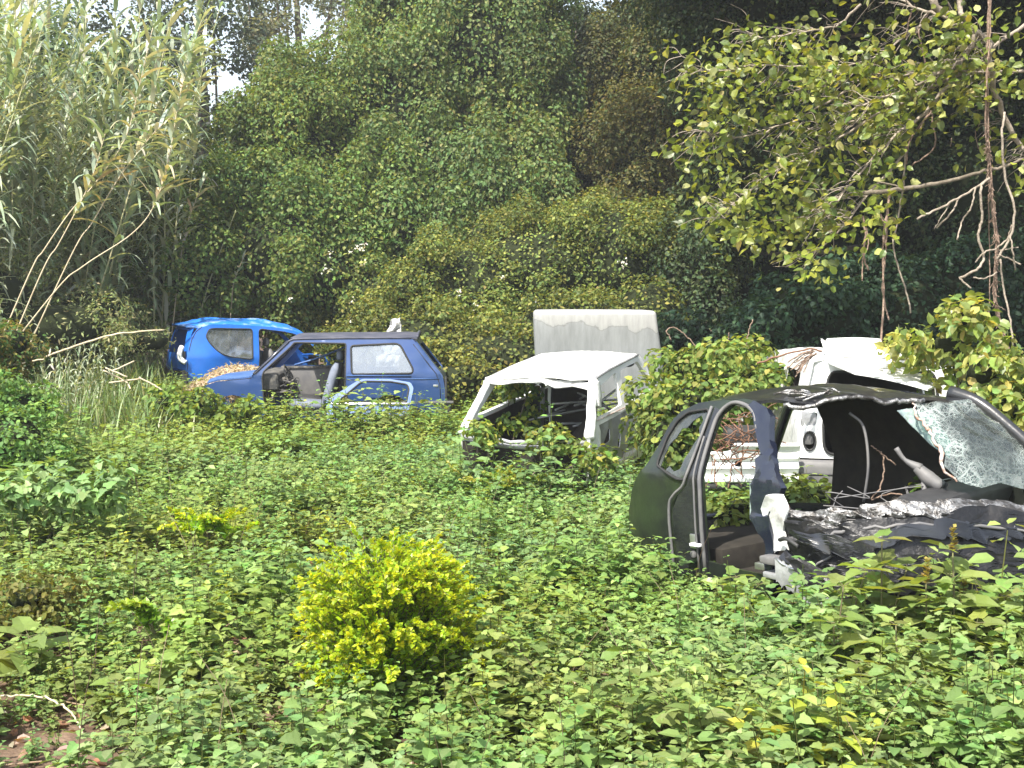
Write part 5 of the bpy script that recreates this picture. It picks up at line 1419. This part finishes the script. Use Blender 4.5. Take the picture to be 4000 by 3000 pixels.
tw = []
for pts, Y_, (ra, rb) in main:
    P = smooth_path([z7(u, v, Y_ + rng.normal(scale=.12)) for u, v in pts], 6, .008)
    br.tube(P, [ra, rb], sides=7)
    n = len(P)
    for k in range(int(n * .25), n):
        for q in range(2):
            d = unit((np.array([-.8, rng.normal(scale=.7), rng.normal(scale=.6) - .15]))[None])[0]
            L = rng.uniform(.15, .5)
            T = smooth_path([P[k], P[k] + d * L * .5 + rng.normal(scale=.03, size=3), P[k] + d * L + [0, 0, -.06]], 4)
            br.tube(T, [.006, .002], sides=3, caps=False); tw.append(T)
br.tube(smooth_path([(5.9, 12.4, -.1), (6.1, 12.6, 3.5), (5.3, 12.9, 6.6), tuple(z7(900, -260, 13.0))], 6), [.22, .18, .10, .05], sides=10)
# leafy clusters
CL = []
poly = np.array([(1490, 130), (1540, 80), (1700, 60), (1830, 100), (2000, 150), (2030, 240), (1930, 300), (1940, 420), (1900, 520), (1830, 560), (1760, 590), (1690, 540), (1560, 520), (1540, 440), (1510, 350), (1480, 240)], float)
while len(CL) < 210:
    u, v = rng.uniform(1470, 2040), rng.uniform(50, 600)
    if pip(np.array([[u, v]]), poly)[0]:
        edge = np.min(np.linalg.norm(dens(poly, 20) - [u, v], axis=1))
        if rng.random() < (1.0 if edge < 90 else .75): CL.append(np.array(at2(u, v, 13.3 + rng.normal(scale=.45) + edge * .003)))
for u, v in [(1640, 405), (1600, 440), (1560, 500), (1590, 515), (1620, 500), (1900, 490), (1930, 230), (1760, 180), (1990, 130), (1770, 575), (1750, 170), (2140, 130), (2170, 150), (2060, 60), (2190, 60), (2050, 200), (2090, 230), (2110, 190), (2195, 200)]:
    CL += [np.array(at2(u + rng.normal(scale=16), v + rng.normal(scale=14), 12.7 + rng.normal(scale=.15))) for _ in range(3)]
for t in tw[::3]:
    if t[-1][0] < 5.6: CL.append(t[-1])
for c_ in CL:
    m = int(rng.integers(6, 13))
    P = c_ + rng.normal(scale=.11, size=(m, 3))
    D = unit(rng.normal(size=(m, 3)) * [1, 1, .7] + [-.2, -.1, -.35]); nn = unit(rng.normal(scale=.6, size=(m, 3)) + [-.35, -.15, .75])
    leaves(lf, P, D, nn, rng.uniform(.06, .13, m), pick([(.15, .19, .03), (.20, .235, .04), (.09, .13, .028), (.32, .34, .13)], m, .2, [.36, .28, .26, .10]), T_OVATE)
br.build('branches', M['barkpale'], e)
lf.build('crown', M['leaf_big'], e)


# ---- hanging vines, dead branch, twigs
def strand(name, label, cat, paths, material, group=None, sides=5):
    g = Geo(); p0 = None
    for pts, r in paths:
        P = smooth_path(pts, 6, .0035)
        if p0 is None: p0 = P[-1] if P[-1][2] < P[0][2] else P[0]
        g.tube(P, r, sides=sides)
    o = g.build(name, material, origin=tuple(p0))
    return tag(o, label, cat, group)


def Z(pts, Y): return [z7(u, v, Y + rng.normal(scale=.04)) for u, v in pts]


rope = [(1030, -60), (1022, 150), (1018, 300), (1012, 560), (1020, 700), (1030, 850), (1045, 1000), (1060, 1150), (1050, 1350), (1075, 1500), (1140, 1700)]
ps = []
for k in range(4):
    ps.append((Z([(u + 7 * math.sin(i * 1.6 + k * 1.6), v) for i, (u, v) in enumerate(rope)], 12.6 + .03 * k), rng.uniform(.006, .011)))
g0 = []
for k in range(150):
    t = rng.uniform(.25, .9); i = t * (len(rope) - 1); j = int(i)
    u = rope[j][0] + (rope[j + 1][0] - rope[j][0]) * (i - j); v = rope[j][1] + (rope[j + 1][1] - rope[j][1]) * (i - j)
    ps.append((Z([(u, v), (u + rng.normal(scale=14), v + rng.uniform(10, 45))], 12.6), .0035))
strand('hanging_vine', 'thick twisted brown vine rope hanging at the right edge down to the ground', 'vine', ps, M['vine'])
strand('hanging_vine', 'smooth grey vine hanging just right of the twisted rope', 'vine',
       [(Z([(1095, 520), (1085, 620), (1092, 800), (1140, 960), (1125, 1090), (1060, 1200)], 12.4), .013), (Z([(1120, 1090), (1135, 1170), (1145, 1250)], 12.4), .009), (Z([(1070, 1180), (1120, 1200), (1170, 1225)], 12.4), .009), (Z([(1075, 1200), (1090, 1340), (1120, 1480), (1135, 1600)], 12.4), .010)], M['barkpale'])
strand('hanging_vine', 'thin brown vine hanging from the dead branch to the white hatchback', 'vine',
       [(Z([(565, 900), (540, 1050), (532, 1200), (535, 1400), (520, 1640)], 12.9), .012), (Z([(560, 905), (552, 1010), (545, 1180), (530, 1330), (545, 1420), (560, 1480)], 12.95), .009), (Z([(520, 990), (545, 1060), (540, 1120)], 12.9), .01)], M['vine'])
strand('hanging_vine', 'straight grey vine hanging beside the thin brown one', 'vine',
       [(Z([(640, 640), (625, 850), (605, 1000), (580, 1130), (600, 1230), (640, 1350), (660, 1450)], 13.3), .010)], M['barkpale'])
strand('hanging_vine', 'short frayed vine bunch hanging below the yellow-green leaves', 'vine',
       [(Z([(440, 1000), (450, 1090), (440, 1180), (465, 1250)], 13.2), .012), (Z([(455, 1050), (465, 1130), (440, 1200), (436, 1300)], 13.2), .008)], M['vine'])
strand('hanging_vine', 'tangle of thin stems hanging in the shade right of the yellow-green leaves', 'vine',
       [(Z([(780, 20), (700, 130), (720, 250), (740, 400), (760, 560), (770, 680), (660, 770)], 14.0), .010), (Z([(745, 330), (760, 420), (740, 520), (700, 600)], 14.0), .008), (Z([(680, 20), (650, 100), (640, 180)], 14), .008), (Z([(850, 640), (845, 680)], 14), .006), (Z([(800, 420), (770, 500), (720, 560), (655, 660), (640, 760)], 13.9), .012),
        (Z([(985, 560), (960, 620), (975, 690)], 13.5), .005), (Z([(1020, 900), (1025, 1200), (1020, 1600)], 13.5), .007)], M['vine'])
strand('dead_branch', 'bare grey broken branch lying level across the hollow at the right', 'branch',
       [(Z([(1330, 690), (1185, 735), (1080, 775), (1000, 792), (850, 835), (700, 862), (540, 886), (440, 893)], 12.7), [.012, .015, .018, .021, .024]), (Z([(520, 845), (600, 862), (640, 880)], 12.7), .009)], M['bark'], sides=8)
strand('dry_root', 'pale forked dry roots dangling under the level dead branch', 'roots',
       [(Z([(1025, 825), (985, 870), (990, 1010), (975, 1100), (1000, 1190), (960, 1250), (885, 1288)], 12.5), .014), (Z([(885, 1288), (940, 1335)], 12.5), .010), (Z([(1025, 825), (960, 870), (860, 930), (760, 980), (690, 1015)], 12.6), .012), (Z([(885, 915), (850, 980), (780, 1055)], 12.6), .009), (Z([(960, 870), (940, 960), (900, 1020), (875, 1110)], 12.6), .009), (Z([(850, 930), (800, 1010), (770, 1060)], 12.6), .006),
        (Z([(1060, 1150), (1000, 1170), (960, 1215)], 12.5), .009), (Z([(1060, 1150), (1110, 1100), (1130, 1040)], 12.5), .010), (Z([(1060, 1260), (1000, 1290), (950, 1285)], 12.5), .008), (Z([(1070, 1160), (1160, 1145)], 12.5), .006)], M['barkpale'])
strand('dead_branch', 'reddish bare twig reaching left from the pillar of the white hatchback', 'branch',
       [([at(2400 + a / 1.3825, 1300 + b / 1.3825, 11.1) for a, b in ((770, 165), (880, 130), (1050, 88), (1120, 100))], .009)], M['twigred'])
ps = []
for k in range(16):
    a0 = at(2400 + rng.uniform(1060, 1100) / 1.3825, 1300 + rng.uniform(90, 130) / 1.3825, 11.05); a1 = at(2400 + rng.uniform(930, 1030) / 1.3825, 1300 + rng.uniform(150, 240) / 1.3825, 10.9)
    ps.append(([a0, (a0 + a1) / 2 + Vector((0, 0, .02)), a1], .005))
strand('dry_twigs', 'spray of dry twigs fanning from the pillar of the white hatchback', 'twigs', ps, M['vine'])
ps = []
for k in range(60):
    u, v = rng.uniform(500, 790), rng.uniform(430, 740)
    if k < 25: u = rng.uniform(500, 640)
    a = rng.normal(.3, 1.0); L = rng.uniform(60, 190)
    q = [(u, v), (u + L * .5 * math.cos(a) + rng.normal(scale=9), v + L * .5 * math.sin(a) + rng.normal(scale=9)), (u + L * math.cos(a), v + L * math.sin(a))]
    ps.append(([at(2400 + x / 1.3825, 1300 + y / 1.3825, 10.75 + rng.normal(scale=.08)) for x, y in q], rng.uniform(.003, .007)))
strand('dry_twigs', 'tangle of red-brown dry twigs over the white front panel', 'twigs', ps, M['twigred'], sides=4)
strand('thin_tendril', 'thin bare tendril arching above the bramble heap', 'vine',
       [([at2(a, b, 12.2) for a, b in ((1450, 735), (1440, 715), (1458, 708), (1480, 725), (1510, 755))], .006), ([at2(a, b, 12.2) for a, b in ((1612, 745), (1618, 712), (1626, 690))], .006), ([at2(a, b, 12.2) for a, b in ((1560, 760), (1572, 735), (1575, 718))], .005)], M['vine'])
def Z3(pts, Y): return [at(2400 + a / 1.3825, 1300 + b / 1.3825, Y) for a, b in pts]
strand('thin_tendril', 'grey tendril looping down over the centre pillar of the charcoal wreck', 'vine',
       [(Z3([(800, 880), (812, 840), (850, 838), (900, 870), (940, 930), (955, 1010), (1000, 1060), (1025, 1095)], 8.05), .006), (Z3([(940, 930), (965, 1060), (930, 1200), (945, 1370)], 8.0), .004)], M['vine'])
strand('thin_tendril', 'pale tendril bending through the cabin of the charcoal wreck', 'vine',
       [(Z3([(1440, 640), (1455, 700), (1440, 830), (1390, 900), (1480, 870), (1560, 880), (1610, 910)], 8.3), .006), (Z3([(1385, 610), (1440, 650), (1520, 715)], 8.3), .005)], M['vine'])


# ---- reeds
def reed_geo(H, nl, leafL, leafW, lean, droopm=1.0, bare=.25):
    st, lf = Geo(), Geo()
    la = rng.uniform(0, 6.28)
    top = np.array([math.cos(la) * lean * H, math.sin(la) * lean * H, H])
    P = smooth_path([(0, 0, 0), top * np.array([.35, .35, .5]), top], 8)
    st.tube(P, [.011, .010, .004], sides=6)
    segs = 6
    ts = np.linspace(bare, 1, nl)
    for i, t in enumerate(ts):
        p = np.array([np.interp(t, np.linspace(0, 1, len(P)), P[:, k]) for k in range(3)])
        a = (i % 2) * math.pi + la + rng.normal(scale=.5)
        L = leafL * rng.uniform(.7, 1.15) * (1 - .35 * max(0, (t - .8) / .2)); el = rad(rng.uniform(35, 65)) + (t > .9) * .3
        dr = droopm * rng.uniform(.5, 1.3)
        hx, hy = math.cos(a), math.sin(a)
        u = np.linspace(0, 1, segs + 1)
        cen = p + np.stack([hx * L * u * math.cos(el), hy * L * u * math.cos(el), L * (u * math.sin(el) - dr * u * u * .75)], 1)
        wd_ = leafW * np.minimum(1, u * 6 + .5) * (1 - u) ** .55 * .5
        sd = np.array([-hy, hx, 0])
        V = np.concatenate([cen - sd * wd_[:, None], cen + sd * wd_[:, None]]); n_ = segs + 1
        fs = []
        for k in range(segs): fs += [(k, k + 1, n_ + k + 1), (k, n_ + k + 1, n_ + k)]
        c = pick([(.24, .31, .20), (.32, .38, .27), (.40, .45, .34), (.19, .25, .15)], 1, .15)[0]
        lf.add(V, fs, c, 0, True)
    return st, lf


def reed_mesh(H, nl, L, W, lean, **k):
    st, lf = reed_geo(H, nl, L, W, lean, **k)
    a = st.build('cane', M['canegreen']); b = lf.build('leaf_blades', M['reed'])
    me = (a.data, b.data); bpy.data.objects.remove(a); bpy.data.objects.remove(b)
    return me


RV = [reed_mesh(rng.uniform(5.0, 6.4), int(rng.integers(50, 62)), rng.uniform(.75, 1.0), .075, rng.uniform(.05, .2), bare=.12) for _ in range(9)]
RS = [reed_mesh(rng.uniform(1.6, 2.8), int(rng.integers(20, 28)), rng.uniform(.5, .7), .06, rng.uniform(.05, .3), bare=.1) for _ in range(6)]


def place_reed(me, x, y, s, rz, label, group, tilt=(0, 0)):
    e = empty('giant_reed', (x, y, float(gz(x, y)) - .05), label, 'reed', group, (tilt[0], tilt[1], rz))
    e.scale = (s, s, s); e.rotation_mode = 'ZYX'
    for m_, nm in zip(me, ('cane', 'leaf_blades')):
        o = bpy.data.objects.new(nm, m_); COL.objects.link(o); o.parent = e
    return e


LR = 'tall upright grey-green reed in the dense reed bed at the left'
k = 0
while k < 185:
    x = rng.uniform(-12.0, -6.0); y = rng.uniform(18.3, 25.5)
    lim = -8.3 if y < 20.5 else (-7.6 if y < 23 else -6.6)
    if x > lim + rng.normal(scale=.25): continue
    s = rng.uniform(.85, 1.2)
    s *= float(np.interp(x, [-11, -8, -6.6], [1.05, 1.12, 1.1]))
    place_reed(RV[int(rng.integers(len(RV)))], x, y, s, rng.uniform(0, 6.28), LR, 'reeds of the reed bed', (rng.normal(scale=.06), rng.normal(scale=.07) + float(np.interp(x, [-9.5, -7], [.04, .17]))))
    k += 1
for u, v, Y_, s in [(400, 640, 23.2, .75), (360, 650, 23.4, .8), (430, 670, 23.5, .55), (330, 640, 23, .7), (470, 670, 23.6, .45), (300, 650, 22.5, .6), (380, 680, 23.1, .5)]:
    p = at2(u, v, Y_)
    place_reed(RS[int(rng.integers(len(RS)))], p.x, p.y, s * 1.9, rng.uniform(0, 6.28), 'short leafy reed shoot at the right foot of the reed bed', 'short reed shoots')
k = 0
while k < 110:
    x = rng.uniform(-9.6, -4.3); y = rng.uniform(16.8, 19.4)
    if x > -5.9 + rng.normal(scale=.2): continue
    place_reed(RS[int(rng.integers(len(RS)))], x, y, rng.uniform(.45, .9) * (.6 if x > -7 else 1), rng.uniform(0, 6.28), 'low leafy reed shoot in front of the tall reed bed', 'low reed shoots', (rng.normal(scale=.15), rng.normal(scale=.15)))
    k += 1


# leaning long canes with their leaves
def lean_cane(pts, Y_, label, nl, L=.75, bare=.4, r=(.012, .005)):
    nl = int(nl * 1.5)
    u0, v0 = pts[0]
    u1, v1 = pts[1]; gp = at2(u0 - .75 * (930 - v0) / max(30, v0 - v1) * (u1 - u0), 930, Y_); gp.z = 0.0
    P = smooth_path([gp] + [at2(u, v, Y_) for u, v in pts], 8)
    b = Vector(P[0]); bare = .25 + .75 * bare
    e = empty('leaning_reed', tuple(b), label, 'reed')
    st, lf = Geo(), Geo(); st.tube(P, list(r), sides=7)
    T = unit(np.gradient(P, axis=0)); segs = 6
    for i, t in enumerate(np.linspace(bare, 1, nl)):
        p = np.array([np.interp(t, np.linspace(0, 1, len(P)), P[:, q]) for q in range(3)]); tg = T[min(len(T) - 1, int(t * (len(T) - 1)))]
        sd0 = unit(np.cross(tg, [0, 1, 0])[None])[0] * (1 if i % 2 else -1)
        d = unit((tg * rng.uniform(.5, 1.4) + sd0 * rng.uniform(.2, .9) + np.array([0, rng.normal(scale=.7), rng.uniform(-.2, .3)]))[None])[0]
        LL = L * rng.uniform(.45, 1.15); u = np.linspace(0, 1, segs + 1)[:, None]
        cen = p + d * LL * u + np.array([0, 0, -1]) * LL * rng.uniform(.25, .95) * u * u
        s_ = unit(np.cross(d, [0, .5, 1])[None])[0]; wv = (.062 * np.minimum(1, u * 6 + .5) * (1 - u) ** .55 * .5)
        V = np.concatenate([cen - s_ * wv, cen + s_ * wv]); n_ = segs + 1; fs = []
        for q in range(segs): fs += [(q, q + 1, n_ + q + 1), (q, n_ + q + 1, n_ + q)]
        lf.add(V, fs, pick([(.21, .28, .17), (.28, .34, .24), (.36, .40, .30), (.40, .36, .22)], 1, .15)[0], 0, True)
    st.build('cane', M['cane'], e); lf.build('leaf_blades', M['reed'], e)


lean_cane([(110, 640), (180, 575), (285, 505), (335, 440), (365, 340), (390, 200), (420, 110)], 17.9, 'longest leaning reed curving up to the right with bare pale lower stalk', 38)
lean_cane([(60, 600), (95, 540), (150, 460), (210, 390), (270, 300), (300, 190), (330, 60)], 18.1, 'leaning reed second from the left with bare pale stalk', 26)
lean_cane([(85, 600), (125, 530), (165, 455), (200, 380), (230, 280)], 18.0, 'leaning reed with short bare stalk beside the longest one', 20)
lean_cane([(150, 560), (200, 480), (260, 380), (330, 290), (395, 230)], 18.2, 'leaning reed ending in a drooping plume right of the reed bed', 22)
lean_cane([(375, 690), (385, 600), (400, 500), (420, 440), (445, 380)], 23.0, 'isolated reed shoot with fanned leaves right of the reed bed', 20, .55, .15)
lean_cane([(500, 660), (503, 620), (512, 590), (528, 552)], 23.4, 'single small reed shoot above the bright blue hatchback', 6, .35, .4)


def cane(name, label, cat, pts, Y_, r, m='cane'):
    return strand(name, label, cat, [([at2(u, v, Y_ + dy) for u, v, dy in pts], r)], M[m], sides=7)


cane('dry_cane', 'long pale dry cane lying slanted left of the bright blue hatchback', 'cane', [(95, 772, -.2), (150, 752, -.1), (230, 727, 0), (300, 716, .1), (355, 713, .2)], 16.8, [.015, .014, .009])
for i, (lab, pts) in enumerate([('short pale broken cane lying level by the reeds', [(235, 827, 0), (305, 818, .1)]),
                 ('short broken cane crossing over the level one', [(222, 800, 0), (270, 823, .1), (282, 840, 0)]),
                 ('thin broken cane slanting down right of the crossed ones', [(300, 815, 0), (330, 830, 0), (350, 842, 0)]),
                 ('reddish broken cane upper left of the crossed ones', [(228, 795, 0), (275, 814, 0)]),
                 ('brown cane slanting up behind the crossed ones', [(240, 802, .2), (290, 780, .3)]),
                 ('whitish cane piece at the left edge under the reeds', [(-5, 795, 0), (55, 783, .1)]),
                 ('small whitish cane stub at the left edge', [(70, 780, 0), (95, 776, 0)])]):
    cane('broken_cane', lab, 'cane', pts, 15.6 if i < 5 else 15.2, .010)
cane('dry_cane', 'white arching dry stalk in the bottom left corner', 'stalk', [(-30, 1505, 0), (50, 1502, 0), (100, 1508, 0), (140, 1528, -.05), (165, 1556, -.1), (185, 1595, -.15), (195, 1625, -.2)], 6.0, [.005, .006, .003])
cane('dry_cane', 'dry brown leaf blade slanting up at the foot of the yellow shrub', 'stalk', [(712, 1535, 0), (745, 1500, .02), (798, 1462, .05)], 6.05, [.006, .016, .006])
cane('dry_cane', 'short pinkish dry stick left of the yellow shrub', 'stick', [(450, 1408, 0), (500, 1410, 0), (535, 1406, 0)], 6.7, .012, 'straw')
cane('dry_cane', 'bare dark stalk standing in the bottom foreground', 'stalk', [(345, 1659, 0), (350, 1600, 0), (365, 1550, 0), (385, 1515, 0)], 5.7, [.006, .004], 'stem')

# straw heap between the cars
g = Geo()
bl = [(np.array(at2(520, 835, 19.3)), np.array([.60, .4, .34])), (np.array(at2(470, 845, 19.4)), np.array([.5, .35, .22]))]
foliage(g, bl, 1600, .07, [(.36, .31, .24), (.28, .24, .18), (.42, .38, .3)], tpl=T_NARROW, depth=.08, out=1, up=.2)
cores(g, bl, .94, 1)
hs = g.build('straw_heap', [M['leaf'], M['straw']])
tag(hs, 'heap of dry straw between the bright blue and the dark blue hatchback', 'straw heap')

# tall grass at the foot of the reeds and under the thicket
g = Geo()
n = 11000
X = rng.uniform(-11, -3.6, n); Y = rng.uniform(14.8, 24, n)
k = (X < -.283 * Y - .1 + rng.normal(scale=.3, size=n)) & ~inside_car(X, Y, 'A', -.1, 3.3, .75)
X, Y = X[k], Y[k]; n = len(X); segs = 4
hh = rng.uniform(.35, 1.0, n); a = rng.uniform(0, 6.28, n); u = np.linspace(0, 1, segs + 1)
lx = rng.uniform(.1, .6, n)
cen = np.stack([X[:, None] + np.cos(a)[:, None] * lx[:, None] * hh[:, None] * u ** 2, Y[:, None] + np.sin(a)[:, None] * lx[:, None] * hh[:, None] * u ** 2, gz(X, Y)[:, None] + hh[:, None] * (u - .35 * lx[:, None] * u ** 3)], -1)
sd = np.stack([-np.sin(a), np.cos(a), np.zeros(n)], 1)[:, None]; w_ = (.016 * (1 - u) ** .6)[None, :, None]
V = np.stack([cen - sd * w_, cen + sd * w_], 2).reshape(n, -1, 3)
fs = []
for k in range(segs): q = 2 * k; fs += [(q, q + 1, q + 3), (q, q + 3, q + 2)]
fs = np.array(fs)[None] + (np.arange(n) * 2 * (segs + 1))[:, None, None]
c = pick([(.13, .19, .065), (.18, .235, .09), (.10, .155, .05), (.27, .27, .15)], n, .15, [.34, .32, .24, .10])
g.add(V.reshape(-1, 3), fs.reshape(-1, 3), np.repeat(c, 2 * (segs + 1), 0))
tag(g.build('tall_grass', M['reed']), 'rank green and straw-coloured grass at the foot of the reeds', 'grass', kind='stuff')


# ---- thin volume veil, added to imitate lens flare and lifted shadows
bm = bmesh.new(); bmesh.ops.create_cube(bm, size=1)
for q in bm.verts: q.co = Vector((q.co.x * 110, q.co.y * 110 + 40, q.co.z * 24 + 11))
hz = bm_obj('flare_veil', bm, M['soil'], None)
m_ = bpy.data.materials.new('flare_veil_air'); m_.use_nodes = True; nt = m_.node_tree; nt.nodes.remove(nt.nodes['Principled BSDF'])
pv = nt.nodes.new('ShaderNodeVolumePrincipled'); pv.inputs['Color'].default_value = (.92, .95, 1, 1); pv.inputs['Density'].default_value = 0.0013; pv.inputs['Anisotropy'].default_value = 0.2
nt.links.new(pv.outputs[0], nt.nodes['Material Output'].inputs['Volume'])
hz.data.materials[0] = m_
tag(hz, 'thin pale veil over the whole clearing, added to imitate lens flare', 'flare_veil', kind='stuff')
